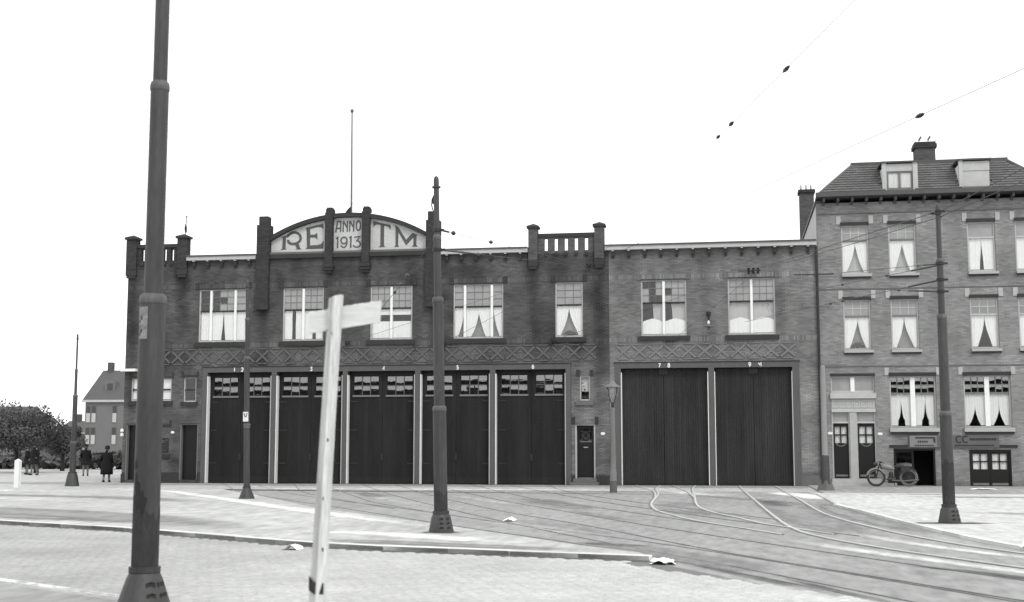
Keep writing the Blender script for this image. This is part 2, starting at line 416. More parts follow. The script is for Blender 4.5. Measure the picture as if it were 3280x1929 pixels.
def window(bld, x0, x1, z0, z1, lights, ztr, grids, styles, y=.055, fm='offwhite', mull='white', trm='iron', barm='sash_grey', upper='obscured', fw=.06, mw=.11, cm='curtain', clear=(), bw_=.022, bar_y=.0, lower='glass'):
    f = MB()
    f.box(x0, x0+fw, y, y+.1, z0, z1); f.box(x1-fw, x1, y, y+.1, z0, z1)
    f.box(x0+fw, x1-fw, y, y+.1, z0, z0+fw*1.1); f.box(x0+fw, x1-fw, y, y+.1, z1-fw, z1)
    wn = f.build('window', M[fm], bld)
    a, b = x0+fw, x1-fw; tot = sum(lights); n = len(lights); span = (b-a-mw*(n-1)); xx = a
    mb_ = MB(); tb = MB(); bars = MB(); hasm = False; hasb = False
    for k, l in enumerate(lights):
        l0, l1 = xx, xx + span*l/tot; xx = l1 + mw
        if k < n-1: mb_.box(l1, l1+mw, y-.02, y+.09, z0+fw*1.1, z1-fw); hasm = True
        tb.box(l0, l1, y-.004, y+.08, ztr-.035, ztr+.035)
        nc, nr = grids[k]; u0, u1 = ztr+.035, z1-fw
        for i in range(nc):
            for j in range(nr):
                kd = upper
                if (k, i, j) in clear: kd = 'glass'
                pane(wn, l0+(l1-l0)*i/nc, l0+(l1-l0)*(i+1)/nc, u0+(u1-u0)*j/nr, u0+(u1-u0)*(j+1)/nr, y+.055, kd, .35)
        for i in range(1, nc): xb = l0+(l1-l0)*i/nc; bars.box(xb-bw_/2, xb+bw_/2, y+.036, y+.066, u0, u1); hasb = True
        for j in range(1, nr): zb = u0+(u1-u0)*j/nr; bars.box(l0, l1, y+.033, y+.069, zb-bw_/2, zb+bw_/2); hasb = True
        pane(wn, l0, l1, z0+fw*1.1, ztr-.035, y+.05, lower, .25)
        if styles[k]: curtains(wn, l0+.005, l1-.005, z0+fw*1.1+.03, ztr+.0, y+.09, styles[k], cm)
    if hasm: mb_.build('mullion', M[mull], wn)
    tb.build('transom', M[trm], wn)
    if hasb: bars.build('glazing_bars', M[barm], wn)
    return wn
def sill(wn, x0, x1, z0, z1, m='stone_dark', out=.09, yb=.12):
    b = MB(); b.box(x0, x1, -out, yb, z0, z1); b.poly([(x0, -out, z1), (x1, -out, z1), (x1, yb-.02, z1+.03), (x0, yb-.02, z1+.03)])
    return b.build('sill', M[m], wn)
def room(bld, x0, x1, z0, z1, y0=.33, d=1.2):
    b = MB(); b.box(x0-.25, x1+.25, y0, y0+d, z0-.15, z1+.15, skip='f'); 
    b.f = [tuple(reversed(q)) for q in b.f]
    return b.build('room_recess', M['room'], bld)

# ------------------------------------------------------------------ stroke digits
def arc(cx, cz, rx, rz, a0, a1, n=14): return [(cx+rx*math.cos(R(a0+(a1-a0)*i/n)), cz+rz*math.sin(R(a0+(a1-a0)*i/n))) for i in range(n+1)]
DIG = {
 '1': [[(.35, 1), (.35, 0)]],
 '2': [arc(.35, .7, .3, .3, 170, -40) + [(.08, .06), (.68, .06)]],
 '3': [[(.08, .95), (.6, .95), (.32, .58)] + arc(.32, .3, .32, .29, 80, -150)],
 '4': [[(.5, 0), (.5, 1), (.05, .3), (.75, .3)]],
 '5': [[(.62, .95), (.2, .95), (.15, .55)] + arc(.34, .32, .3, .31, 110, -150)],
 '6': [arc(.35, .3, .3, .3, 0, 360), [(.07, .38), (.2, .75), (.52, 1)]],
 '7': [[(.05, .94), (.65, .94), (.22, 0)]],
 '8': [arc(.35, .74, .25, .24, 0, 360), arc(.35, .27, .31, .27, 0, 360)],
 '9': [arc(.35, .7, .3, .3, 0, 360), [(.63, .62), (.5, .25), (.18, 0)]],
 'M': [[(.0, .9), (.42, .42), (.86, .95), (.9, 0)]],
}
def digit(parent, ch, x, z, h, y=-.046, wd=.042):
    b = MB()
    for i, st in enumerate(DIG[ch]): b.stroke([(x+a*h*.78, z+c*h) for a, c in st], wd, y-.006-.002*i, y)
    o = b.build('door_number', M['plate'], parent); return o

# ================================================================== GROUND
def sheet(name, pts, z, m, kind='structure', thick=0):
    b = MB()
    if thick: b.slab(pts, z-thick, z)
    else: b.poly([(x, y, z) for x, y in pts])
    o = b.build(name, M[m]); 
    if b.f and o.data.polygons[0].normal.z < 0: o.data.flip_normals()
    return tag(o, kind=kind)
def smooth_line(pts, step=.5):
    P = [Vector(p) for p in pts]; P = [P[0]*2-P[1]] + P + [P[-1]*2-P[-2]]; out = []
    for i in range(1, len(P)-2):
        n = max(2, int((P[i+1]-P[i]).length/step))
        for k in range(n):
            t = k/n; a, b, c, d = P[i-1:i+3]
            out.append(.5*((2*b) + (c-a)*t + (2*a-5*b+4*c-d)*t*t + (3*b-a-3*c+d)*t**3))
    out.append(P[-2]); return out
def ragged(pts, amp, step=.6, seed=0):
    out = []
    for p in smooth_line(pts, step):
        q = Vector((p.x, p.y, 0)); out.append((p.x + amp*noise.noise(q*.9+Vector((seed, 0, 0))) + amp*.5*noise.noise(q*2.7), p.y + amp*noise.noise(q*.9+Vector((0, seed, 5))) + amp*.5*noise.noise(q*2.7+Vector((0, 0, 9)))))
    return out
sheet('ground', [(-400, -300), (400, -300), (400, 700), (-400, 700)], 0, 'sand')
yard_edge = [(-24.5, -8.2), (-19.7, -8.2), (-15.9, -14.4), (-10.97, -22.9), (-5.83, -29.9), (-2.86, -34.3), (-.9, -37.6), (1.4, -42), (4.2, -48)]
ye = [tuple(p) for p in smooth_line(yard_edge, 1)]
right_edge = [(3.0, -7.6), (3.0, -14), (3.06, -18.2), (3.59, -23.7), (4.06, -28.5), (4.35, -31.1), (4.75, -33.4), (5.6, -37), (7.5, -43), (9, -48)]
re_ = [tuple(p) for p in smooth_line(right_edge, 1)]
sheet('yard_paving', ye + re_[::-1], .004, 'yard')
sheet('footway_strip', [(-34, -2.6), (3.2, -2.6), (3.2, 0.6), (-34, .6)], .006, 'strip')
sheet('road_crossing', ragged([(-60, -7.8), (-24.5, -7.8), (-10, -7.6), (2.9, -7.4)], .15, 1.2, 1) + ragged([(2.9, -3.0), (-10, -3.1), (-24.5, -2.9), (-60, -2.8)], .15, 1.2, 2), .008, 'island')
# raised island with the poles, edged by the kerb line
KL = [(-30, -21.5), (-23.5, -25.6), (-16.1, -29.9), (-12.0, -31.95), (-7.0, -35.1), (-4.45, -36.0), (-1.2, -36.9)]
kl = smooth_line(KL, 1.0)
isl = [tuple(p) for p in kl] + [(-1.4, -36.2), (-2.6, -34.75), (-5.7, -30.2), (-10.9, -23.2), (-15.8, -14.7), (-19.2, -9.3), (-30, -9.0), (-60, -9.0), (-60, -10)]
sheet('island_paving', isl, .07, 'island', thick=.08)
# pale worn and sandy patches on the paving, feathered out at their edges
def feathered(name, base, noise_scale=1.6):
    m = mat(name, base, .95, .18, .8, .22, 4.5, bump=.2, bscale=12, stretch=(1, .3, 1)); nt = m.node_tree; N = nt.nodes; Lk = nt.links
    p = N['Principled BSDF']; out = N['Material Output']; mx = N.new('ShaderNodeMixShader'); tr = N.new('ShaderNodeBsdfTransparent')
    at = N.new('ShaderNodeAttribute'); at.attribute_name = 'fade'
    ge = N.new('ShaderNodeNewGeometry'); mp = N.new('ShaderNodeMapping'); mp.inputs['Scale'].default_value = (1.2, .4, 1); Lk.new(ge.outputs['Position'], mp.inputs['Vector'])
    nz = N.new('ShaderNodeTexNoise'); nz.inputs['Scale'].default_value = noise_scale; nz.inputs['Detail'].default_value = 6; nz.inputs['Roughness'].default_value = .65; Lk.new(mp.outputs[0], nz.inputs['Vector'])
    a = N.new('ShaderNodeMath'); a.operation = 'MULTIPLY_ADD'; a.inputs[1].default_value = 1.9; Lk.new(nz.outputs['Fac'], a.inputs[0]); a.inputs[2].default_value = -1.05
    b = N.new('ShaderNodeMath'); b.operation = 'MULTIPLY_ADD'; b.inputs[1].default_value = 1.15; Lk.new(at.outputs['Fac'], b.inputs[0]); Lk.new(a.outputs[0], b.inputs[2])
    c = N.new('ShaderNodeMath'); c.operation = 'MULTIPLY'; c.use_clamp = True; Lk.new(b.outputs[0], c.inputs[0]); Lk.new(at.outputs['Fac'], c.inputs[1])
    Lk.new(c.outputs[0], mx.inputs[0]); Lk.new(tr.outputs[0], mx.inputs[1]); Lk.new(p.outputs[0], mx.inputs[2]); Lk.new(mx.outputs[0], out.inputs[0]); return m
M['f_sand'] = feathered('feathered_sand', .66); M['f_dirt_shade'] = feathered('feathered_dirt_and_shade', .10); M['f_grey'] = feathered('feathered_grey_wear', .25); M['f_light'] = feathered('feathered_light_wear', .50)  # the darkest one also paints contact shade at wall and pole feet
def streaks(name, items, m, z):
    """items: (centre line, half width, strength); one mesh of soft edged strips"""
    V = []; F = []; A = []
    for n_, (pts, hw, am) in enumerate(items):
        P = smooth_line(pts, .7); L_ = len(P); b0 = len(V)
        for i, p in enumerate(P):
            t = (P[min(i+1, L_-1)] - P[max(i-1, 0)]).normalized(); nn = Vector((-t.y, t.x)); e = min(1, 4*i/(L_-1), 4*(L_-1-i)/(L_-1))
            for k, f in enumerate((-1, -.55, 0, .55, 1)):
                q = p + nn*hw*f*(.5+.5*e); V.append((q.x, q.y, z+.0004*n_)); A.append((0, .75, 1, .75, 0)[k]*e*am)
        for i in range(L_-1):
            for k in range(4): F.append((b0+i*5+k, b0+(i+1)*5+k, b0+(i+1)*5+k+1, b0+i*5+k+1))
    me = bpy.data.meshes.new(name); me.from_pydata(V, [], F); at = me.attributes.new('fade', 'FLOAT', 'POINT'); at.data.foreach_set('value', A); me.materials.append(M[m])
    for p in me.polygons:
        if p.normal.z < 0: p.flip()
    o = bpy.data.objects.new(name, me); COL.objects.link(o); return tag(o, kind='structure')
streaks('sand_patch', [([(-30, -11.4), (-21.5, -11.2), (-17.5, -15.5), (-11.5, -23.6), (-6.2, -30.4), (-2.6, -34.8)], .55, 1.1), ([(-9.2, -32.2), (-6.6, -32.7), (-4.6, -34.0), (-3.2, -34.9)], .7, 1.1),
  ([(-60, -11), (-40, -11.2), (-26, -12.4), (-17, -16.5)], 1.6, .95), ([(-40, -17), (-24, -18.5), (-15, -23)], 1.0, .8), ([(-46, -23), (-28, -21.6), (-18, -24.4)], .6, .8)], 'f_sand', .073)
streaks('worn_paving', [([(-34, -23), (-20, -25.4), (-12, -29.8), (-7.8, -33.2)], 1.7, 1.1), ([(-26, -25.4), (-17, -28.2), (-12.4, -30.6)], .8, 1.0), ([(-7.6, -34.2), (-4.6, -35.3), (-2.0, -36.1)], .55, 1.05), ([(-30, -15.5), (-20, -17.5), (-14, -21.5)], 1.1, .8)], 'f_grey', .0755)
streaks('sand_drift', [([(-3.6, -.8), (-2.6, -5), (-1.4, -9), (.2, -12.6), (.9, -14.4)], 1.5, .85), ([(1.2, -6.2), (2.2, -9.5), (2.9, -12.2), (3.0, -15)], 1.0, 1.15), ([(-24, -6.2), (-14, -6.6), (-6, -6.4), (2, -6.8)], 1.6, .9), ([(-6.2, -26.6), (-4, -29.4), (-1.8, -33)], .5, .6),
  ([(.4, -31), (1.9, -34.2), (4.2, -38.4), (7, -43)], .35, .9), ([(2.2, -29.6), (3.2, -33), (5.2, -37)], .3, .9), ([(-1.0, -38.6), (1.2, -42.0), (3.6, -46)], .9, .8)], 'f_sand', .0105)
streaks('dirt_patch', [([(-2.7, -33.4), (-2.0, -33.9), (-1.2, -34.2)], .3, 1.1), ([(2.3, -36.9), (3.3, -38.0), (4.6, -40)], .16, 1.2), ([(.5, -38.7), (1.6, -41.5), (2.8, -44)], .14, .9), ([(-.7, -37.0), (.5, -39.6), (1.6, -42)], .2, .8), ([(.9, -14.6), (1.3, -17.5), (1.5, -20)], .5, .75)], 'f_dirt_shade', .0115)
streaks('track_grime', [([(.9, -12.5), (1.5, -18), (1.8, -24), (2.2, -29), (3.2, -32)], 1.0, 1.1), ([(2.75, -15), (2.9, -22), (3.4, -27.5), (4.2, -31.5)], .5, 1.1), ([(-1.6, -15), (-1.2, -21), (-.2, -26)], .9, .7), ([(-2.6, -33), (-.8, -36), (.8, -39)], .8, .9)], 'f_grey', .0108)
_r = random.Random(77); its = []
for i in range(26):
    x = _r.uniform(-14, 1.5); y = _r.uniform(-27, -9); l = _r.uniform(4, 10); dx = .42 + _r.uniform(-.12, .12)
    its.append(([(x, y), (x+dx*l*.5, y-l*.5), (x+dx*l, y-l)], _r.uniform(.25, .9), _r.uniform(.5, .85)))
its = [q for q in its if q[0][0][0] > -13.0 + (-q[0][0][1]-14)*.62 and q[0][2][0] > -10.8 + (-q[0][2][1]-23)*.75]
streaks('yard_wear', its[::2], 'f_grey', .0095); streaks('yard_scuffs', its[1::2], 'f_light', .0100)
streaks('wall_foot_shade', [([(-28, -.18), (-20, -.2), (-12, -.2), (-5, -.2), (0, -.2), (3.4, -.2)], .3, .95)], 'f_dirt_shade', .0125); streaks('house_foot_shade', [([(4, -.15), (7, -.2), (10, -.2), (14, -.2)], .3, .9)], 'f_dirt_shade', .0545)  # dark strips painting the contact shade along the wall feet
streaks('pole_foot_dirt_shade', [([(3.6, -27.5), (4.6, -27.35), (5.9, -27.2)], .42, 1.05)], 'f_dirt_shade', .0605)
for nm_, x, y, z in (('foot_shade', -5.44, -32.3, .0775), ('foot_shade', -14.88, -17.98, .0125)):
    streaks(nm_, [([(x-.5, y), (x, y), (x+.5, y)], .4, .95)], 'f_dirt_shade', z)  # contact shade round each pole base, painted as a soft dark disc
streaks('pavement_wear', [([(4.5, -12), (9, -12.6), (16, -12.2)], .9, .8), ([(5.2, -22), (8, -23.5), (12, -24)], .7, .7), ([(5.4, -31), (6.4, -33.5), (8, -36)], .3, .7)], 'f_grey', .062)
sheet('right_pavement', re_[2:] + [(40, -48), (40, -9.6), (3.1, -9.6)], .055, 'pavement', thick=.06)
sheet('house_footway', [(3.3, -9.6), (40, -9.6), (40, .3), (3.3, .3)], .05, 'strip', thick=.05)
sheet('gutter_dirt_shade', [(p.x+.05, p.y-.02) for p in kl] + [(p.x-.02, p.y-.26-.05*math.sin(p.x*3)) for p in kl[::-1]], .006, 'dirt_shade')  # kerb shade painted on the ground together with gutter grime

def kerb_line(label, pts, wd, z0, z1, off=0., L=1.0, name='kerb', cat='kerb', m='kerb', group=None, dark=0):
    r = empty(name, (pts[0].x, pts[0].y, 0), label, cat, group)
    rnd = random.Random(8)
    acc = []; d = 0
    for i in range(len(pts)-1):
        a, b_ = pts[i], pts[i+1]
        t = (b_-a).normalized(); n = Vector((-t.y, t.x))
        b = MB(); g = .006; j = rnd.uniform(-.006, .006); a2 = a + t*g; c2 = b_ - t*g
        q = [a2 + n*off, c2 + n*off, c2 + n*(off+wd), a2 + n*(off+wd)]
        e = .012
        b.slab([tuple(p) for p in q], z0, z1-e+j, rnd.uniform(.85, 1.12))
        nq = [a2+t*e + n*(off+e), c2-t*e + n*(off+e), c2-t*e + n*(off+wd-e), a2+t*e + n*(off+wd-e)]
        base = len(b.v); b.v += [(p.x, p.y, z1-e+j) for p in q] + [(p.x, p.y, z1+j) for p in nq]
        tn = b.t[-1]
        b.f.append((base+4, base+5, base+6, base+7)); b.t.append(tn); b.m.append(0)
        for k in range(4): l = (k+1) % 4; b.f.append((base+k, base+l, base+4+l, base+4+k)); b.t.append(tn); b.m.append(0)
        b.f = b.f[1:]; b.t = b.t[1:]; b.m = b.m[1:]
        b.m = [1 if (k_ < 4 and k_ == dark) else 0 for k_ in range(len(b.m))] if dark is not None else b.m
        o = b.build('kerbstone', [M[m], M['kerb_shaded_soiled']], r)  # second slot darkens the front face, shade put into the colour
        o.data.validate()
    return r
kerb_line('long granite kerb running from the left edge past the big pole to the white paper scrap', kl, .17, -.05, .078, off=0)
kerb_line('curved pale kerb along the right pavement beside the tram tracks', smooth_line(right_edge[2:], 1.0), -.14, -.05, .066, off=0, dark=None)
kerb_line('low kerb of the footway in front of the motorcycle and house doors', smooth_line([(3.6, -10.2), (5.0, -10.25), (7.2, -10.3)], .95), .16, -.02, .085, off=0)
sheet('side_street', [(-14, -38.6), (-9.0, -41.5), (-6.7, -42.9), (-3.4, -44.8), (-3.4, -50), (-14, -50)], .0185, 'yard')
bl = smooth_line([(-13.0, -38.9), (-9.0, -41.3), (-6.7, -42.7), (-3.5, -44.6)], 1.0)
kerb_line('flush pale kerb strip in the lower left corner, nearest the camera', bl, .2, -.05, .012, off=0)

# near street of setts, individual ones where they show largest
def setts():
    rnd = random.Random(4); ang = R(58); ca, sa = math.cos(ang), math.sin(ang)
    def kline(x):
        for i in range(len(kl)-1):
            if kl[i].x <= x <= kl[i+1].x: t = (x-kl[i].x)/(kl[i+1].x-kl[i].x); return kl[i].y + t*(kl[i+1].y-kl[i].y)
        return -36.9 - (x+1.2)*.9 if x > -1.2 else -21.5
    items = []
    for i in range(-110, 110):
        for j in range(-140, 140):
            u = i*.205 + (j % 2)*.1; v = j*.146
            x = -4 + u*ca - v*sa; y = -40 + u*sa + v*ca
            if not (-17 < x < 6.5 and -46.8 < y < -29): continue
            if y > kline(x) - .34 or (x > -1.5 and y > -37.6 - (x+1.5)*1.3): continue
            dy = y+56.36
            if abs(x + .168*dy) > dy*.43+.5: continue
            items.append((dy*dy + x*x, x, y))
    items.sort()
    b = MB(); proto = []
    for k in range(6):
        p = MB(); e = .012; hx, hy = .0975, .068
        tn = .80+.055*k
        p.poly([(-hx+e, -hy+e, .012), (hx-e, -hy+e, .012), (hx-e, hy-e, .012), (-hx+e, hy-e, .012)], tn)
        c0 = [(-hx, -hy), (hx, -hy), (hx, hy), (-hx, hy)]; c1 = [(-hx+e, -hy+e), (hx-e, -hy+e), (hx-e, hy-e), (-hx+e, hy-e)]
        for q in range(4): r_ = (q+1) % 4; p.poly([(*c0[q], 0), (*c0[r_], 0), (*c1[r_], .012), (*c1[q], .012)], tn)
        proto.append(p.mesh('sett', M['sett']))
    street = sheet('near_street', [(-19, -49), (8, -49), (8, -40), (-1.2, -37.0), (-4.45, -36.1), (-7, -35.2), (-12, -32.05), (-16.1, -30.0), (-19, -28.2)], .0035, 'sett_joint')
    for n, (_, x, y) in enumerate(items):
        a = ang + rnd.gauss(0, .02); z = rnd.uniform(.000, .004)
        if n < 300:
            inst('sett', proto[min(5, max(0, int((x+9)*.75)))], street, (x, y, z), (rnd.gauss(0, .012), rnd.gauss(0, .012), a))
        else:
            tn = rnd.uniform(.94, 1.06); hx, hy, e = .0975, .068, .014; c, s_ = math.cos(a), math.sin(a); t1, t2 = rnd.gauss(0, .012), rnd.gauss(0, .012)
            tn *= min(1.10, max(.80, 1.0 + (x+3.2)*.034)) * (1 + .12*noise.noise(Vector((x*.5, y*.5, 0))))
            def P(px, py, pz): return (x+px*c-py*s_, y+px*s_+py*c, z+pz+px*t1+py*t2)
            c0 = [(-hx, -hy), (hx, -hy), (hx, hy), (-hx, hy)]; c1 = [(-hx+e, -hy+e), (hx-e, -hy+e), (hx-e, hy-e), (-hx+e, hy-e)]
            b.poly([P(*q, .012) for q in c1], tn)
            for q in range(4): r_ = (q+1) % 4; b.poly([P(*c0[q], 0), P(*c0[r_], 0), P(*c1[r_], .012), P(*c1[q], .012)], tn)
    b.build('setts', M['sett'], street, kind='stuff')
setts()

# ------------------------------------------------------------------ tram tracks
def rail(parent, pts, m, wd, z):
    P = smooth_line(pts, .8); b = MB()
    for i in range(len(P)-1):
        a, c = P[i], P[i+1]; t0 = (P[min(i+1, len(P)-1)]-P[max(i-1, 0)]).normalized(); t1 = (P[min(i+2, len(P)-1)]-P[i]).normalized()
        n0 = Vector((-t0.y, t0.x))*wd/2; n1 = Vector((-t1.y, t1.x))*wd/2
        q = [a-n0, c-n1, c+n1, a+n0]
        b.poly([(q[0].x, q[0].y, z), (q[1].x, q[1].y, z), (q[2].x, q[2].y, z), (q[3].x, q[3].y, z)])
        b.poly([(q[1].x, q[1].y, z-.02), (q[1].x, q[1].y, z), (q[0].x, q[0].y, z), (q[0].x, q[0].y, z-.02)])
        b.poly([(q[3].x, q[3].y, z-.02), (q[3].x, q[3].y, z), (q[2].x, q[2].y, z), (q[2].x, q[2].y, z-.02)])
    o = b.build('rail', M[m], parent)
    return o
def track(label, lines, m, gap=None):
    r = empty('tram_track', (lines[0][0][0], lines[0][0][1], 0), label, 'tram track', 'tram tracks curving out of the depot doors')
    track.k = getattr(track, 'k', 0) + 1
    for i, l in enumerate(lines):
        z = .013 + .0008*track.k + .0003*i
        rl = rail(r, l, m, .06 if m == 'steel_bright' else .032, z)
        if m == 'steel_bright':
            g = [Vector(p) for p in l]
            rail(rl, [(p.x-.075, p.y-.02) for p in g], 'steel_dark', .03, z-.004).name = 'rail_groove'
track('tram track curving from door 1 in front of the slim pole with the small plate',
  [[(-23, 0), (-20.6, -5), (-18.3, -10), (-14.8, -15.6), (-9.6, -23.4), (-5.7, -29.4), (-2.2, -34.5), (1.0, -40.3), (4.2, -46.5)],
   [(-21.5, 0), (-20.6, -2), (-16.3, -10.5), (-13.2, -15.6), (-8.4, -22.6), (-4.5, -28.7), (-1.0, -33.9), (2.1, -39.5), (5.2, -45.5)]], 'steel_dark')
track('tram track curving from door 3 behind the wooden cross',
  [[(-19.6, 0), (-18.5, -2.8), (-15.9, -9.6), (-13.6, -14.2), (-9.0, -22.2)], [(-18.2, 0), (-15.9, -5.8), (-13.0, -12.8), (-10.6, -18.4), (-8.0, -23)]], 'steel_dark')
track('tram track curving from door 4 to the right behind the middle pole',
  [[(-16.3, 0), (-15.65, -2), (-12, -11.5), (-8.4, -20), (-5, -27.6), (-2.3, -33.2), (.3, -38.2), (3.4, -44.5)],
   [(-14.8, 0), (-14.0, -2.3), (-10.2, -12.6), (-5.9, -22.9), (-3.2, -28.3), (-.3, -34.8), (2.05, -39.2), (5.2, -45)]], 'steel_dark')
track('tram track curving from door 5 just right of the middle pole',
  [[(-13.1, 0), (-11.1, -5.8), (-7, -16.5), (-4.4, -22.4), (-2.2, -27.4), (-.2, -31.6), (2.6, -37), (5.6, -42.5)], [(-11.5, 0), (-10.6, -2.3), (-6.3, -14.8), (-3, -21.9), (-.9, -26.6), (1.0, -30.6)]], 'steel_dark')
track('tram track curving from door 6 below the small side door',
  [[(-9.6, 0), (-9.2, -1.5), (-5.7, -11.8), (-4, -16.6), (-1.4, -22.8), (.6, -27.4), (2.4, -31)], [(-7.9, 0), (-6.4, -6.7), (-4.8, -11.8), (-2.7, -17.2), (-.4, -22.4), (1.2, -26)]], 'steel_dark')
track('bright double-forked tram track bending away from door 7 8',
  [[(-2.95, -.1), (-2.9, -4), (-2.5, -10), (-2.38, -15), (-2.25, -18.5), (-1.9, -21.9), (-1.35, -24.2), (-.8, -26.3), (1.0, -30.8)],
   [(-1.45, -.1), (-1.45, -4), (-1.2, -11), (-1.0, -17), (-.79, -20.2), (-.35, -22.9), (.27, -25.3), (.7, -27.2), (2.0, -30.6)],
   [(-4.0, -.1), (-3.4, -3.5), (-2.75, -8), (-2.42, -13.5)], [(-2.4, -.1), (-2.0, -3.5), (-1.5, -8), (-1.12, -13.5)]], 'steel_bright')
track('brightest tram track sweeping right from door 9 along the pavement kerb',
  [[(.42, -.1), (.6, -8), (.82, -16), (1.05, -23.9), (1.27, -28.7), (1.6, -31), (2.32, -33.4), (3.35, -35.8), (5.2, -39.4), (7, -42)],
   [(1.95, -.1), (2.05, -6), (2.2, -14), (2.37, -23), (2.98, -28.4), (3.59, -31.6), (4.4, -34.2), (6.0, -37.6), (8, -41)]], 'steel_bright')

# ================================================================== TRAM DEPOT (older dark block)
GR = dict(brick='brick_dark')
depot = empty('tram_depot', (-17, 0, 0), 'long dark brick tram depot with an arched date gable and five numbered tram doors', 'tram depot')
X0, X1 = -27.95, -5.12
W = {1: (-24.35, -21.98), 2: (-20.24, -18.28), 3: (-16.06, -14.08), 4: (-12.17, -9.88), 5: (-7.52, -6.28)}
ZS, ZT = 6.52, 9.0
DO = {1: (-23.82, -20.71), 2: (-20.46, -17.31), 3: (-17.08, -13.92), 4: (-13.67, -10.48), 5: (-10.23, -7.07)}
ops = [(a, b, ZS, ZT) for a, b in W.values()] + [(-24.07, -6.84, 0, 5.34), (-6.66, -5.77, .25, 2.65), (-6.44, -5.99, 3.70, 4.81),
       (-27.6, -27.0, 3.8, 4.86), (-26.2, -25.6, 3.8, 4.86), (-26.1, -25.65, 1.35, 2.06), (-25.0, -24.38, 3.75, 4.9), (-25.12, -24.22, .15, 2.73), (-27.8, -26.9, .15, 2.73)]
st = [(-21.2, .34, 8.3, 6.0, .65), (-13.1, .34, 8.3, 6.0, .6), (-18.04, .2, 9.8, 6.4, .5), (-16.28, .2, 9.8, 7, .5), (-8.5, .34, 10.2, 5.4, .68),
      (-5.55, .42, 10.4, 1.0, .55), (-25.2, .34, 10.2, 7.2, .55), (-27.7, .4, 10.2, 3, .5), (-14.5, .8, 10.4, 8.2, .25), (-19.5, .7, 10.4, 8.6, .2)]
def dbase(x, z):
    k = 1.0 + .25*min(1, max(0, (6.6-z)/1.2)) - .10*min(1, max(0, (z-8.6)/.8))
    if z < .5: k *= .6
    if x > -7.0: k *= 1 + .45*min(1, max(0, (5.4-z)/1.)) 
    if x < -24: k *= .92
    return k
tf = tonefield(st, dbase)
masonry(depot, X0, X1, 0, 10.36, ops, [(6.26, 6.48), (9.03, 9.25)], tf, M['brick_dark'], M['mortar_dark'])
b = MB(); b.box(X0, X1, .32, 26, 10.1, 10.3); b.box(X0, X0+.3, .32, 26, 0, 10.1); b.box(X0+.3, X1, 25.7, 26, 0, 10.1)
b.build('rear_shell', M['mortar_dark'], depot)
# plinth
for a, c in ((X0-.02, -27.8), (-26.9, -25.12), (-24.22, -24.07), (-6.84, -6.66), (-5.77, X1)):
    b = MB(); b.box(a, c, -.035, .0, -.05, .42); b.build('plinth', M['stone_dark'], depot)

def lintel_blocks(parent, x0, x1, z0, z1, m, wd=.19, out=.035):
    for x in (x0-wd, x1):
        b = MB(); b.box(x, x+wd, -out, .0, z0, z1); b.build('lintel_block', M[m], parent)
upper_cfg = {1: ([.52, 1.2, .52], [(1, 3), (3, 3), (1, 3)], ['full', 'narrow', 'full'], [(0, 0, 0), (0, 0, 1), (0, 0, 2), (1, 0, 0), (1, 0, 1), (1, 1, 1), (1, 0, 2)]),
 2: ([1, 1], [(3, 3), (3, 3)], ['slot', 'slot'], []),
 3: ([1, 1], [(3, 3), (3, 3)], ['valance', 'valance'], []),
 4: ([.55, 1.5, .55], [(1, 3), (3, 3), (1, 3)], ['Ltie', 'tie', 'Rtie'], []),
 5: ([1], [(3, 3)], ['tri'], [])}
for k, (a, c) in W.items():
    li, gr, sty, clr = upper_cfg[k]
    wn = window(depot, a, c, ZS, ZT, li, 7.96, gr, sty, clear=clr)
    sill(wn, a-.14, c+.14, 6.30, ZS-.03)
    b = MB(); b.box(a-.02, c+.02, -.012, .1, ZT, ZT+.035); b.build('lintel_edge', M['stone_dark'], wn)
    lintel_blocks(wn, a, c, 9.0, 9.30, 'stone_dark')
    if k in (4, 5): curtain(wn, a+.07, c-.07, ZS+.08, 7.96, .28, m='gap_reflection_dim')  # dim sheet behind the gap paints the reflection in the pane
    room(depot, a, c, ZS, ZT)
# little windows and doors of the left bay and by door 6
for (a, c, z0, z1, zt, cm, sty) in ((-27.6, -27.0, 3.8, 4.86, 4.33, 'curtain', 'full'), (-26.2, -25.6, 3.8, 4.86, 4.33, 'curtain', 'full'), (-25.0, -24.38, 3.75, 4.9, 4.3, 'curtain', None)):
    wn = window(depot, a, c, z0, z1, [1], zt, [(1, 1)], [sty], upper='glass', cm=cm, fw=.05)
    if sty: curtain(wn, a+.06, c-.06, zt+.04, z1-.05, .145)
    sill(wn, a-.09, c+.09, z0-.19, z0-.02)
    b = MB(); b.box(a-.11, c+.11, -.03, .08, z1, z1+.09); b.box(a-.11, a-.02, -.03, -.001, z1+.09, z1+.26); b.box(c+.02, c+.11, -.03, -.001, z1+.09, z1+.26); b.build('hood_stone', M['stone_dark'], wn)
    room(depot, a, c, z0, z1)
wn = window(depot, -26.1, -25.65, 1.35, 2.06, [1], 1.75, [(1, 1)], [None], upper='glass', fm='iron', fw=.04)
sill(wn, -26.18, -25.57, 1.16, 1.33)
b = MB(); b.box(-26.2, -25.55, -.03, .08, 2.6, 2.72); b.box(-25.64, -25.55, -.03, -.001, 2.72, 2.92); b.build('hood_stone', M['stone_dark'], depot)
room(depot, -26.1, -25.65, 1.35, 2.06)
wn = window(depot, -6.44, -5.99, 3.70, 4.81, [1], 4.70, [(1, 1)], [None], upper='glass', lower='glass', fw=.05, trm='sash_grey')
b = MB()
for i in range(5): b.box(-6.37+i*.05, -6.30+i*.05, .141, .146, 4.45-.14*i, 4.50-.14*i, 1)
b.box(-6.36, -6.07, .141, .146, 3.78, 3.93); b.build('leaded_figure', M['iron'], wn)
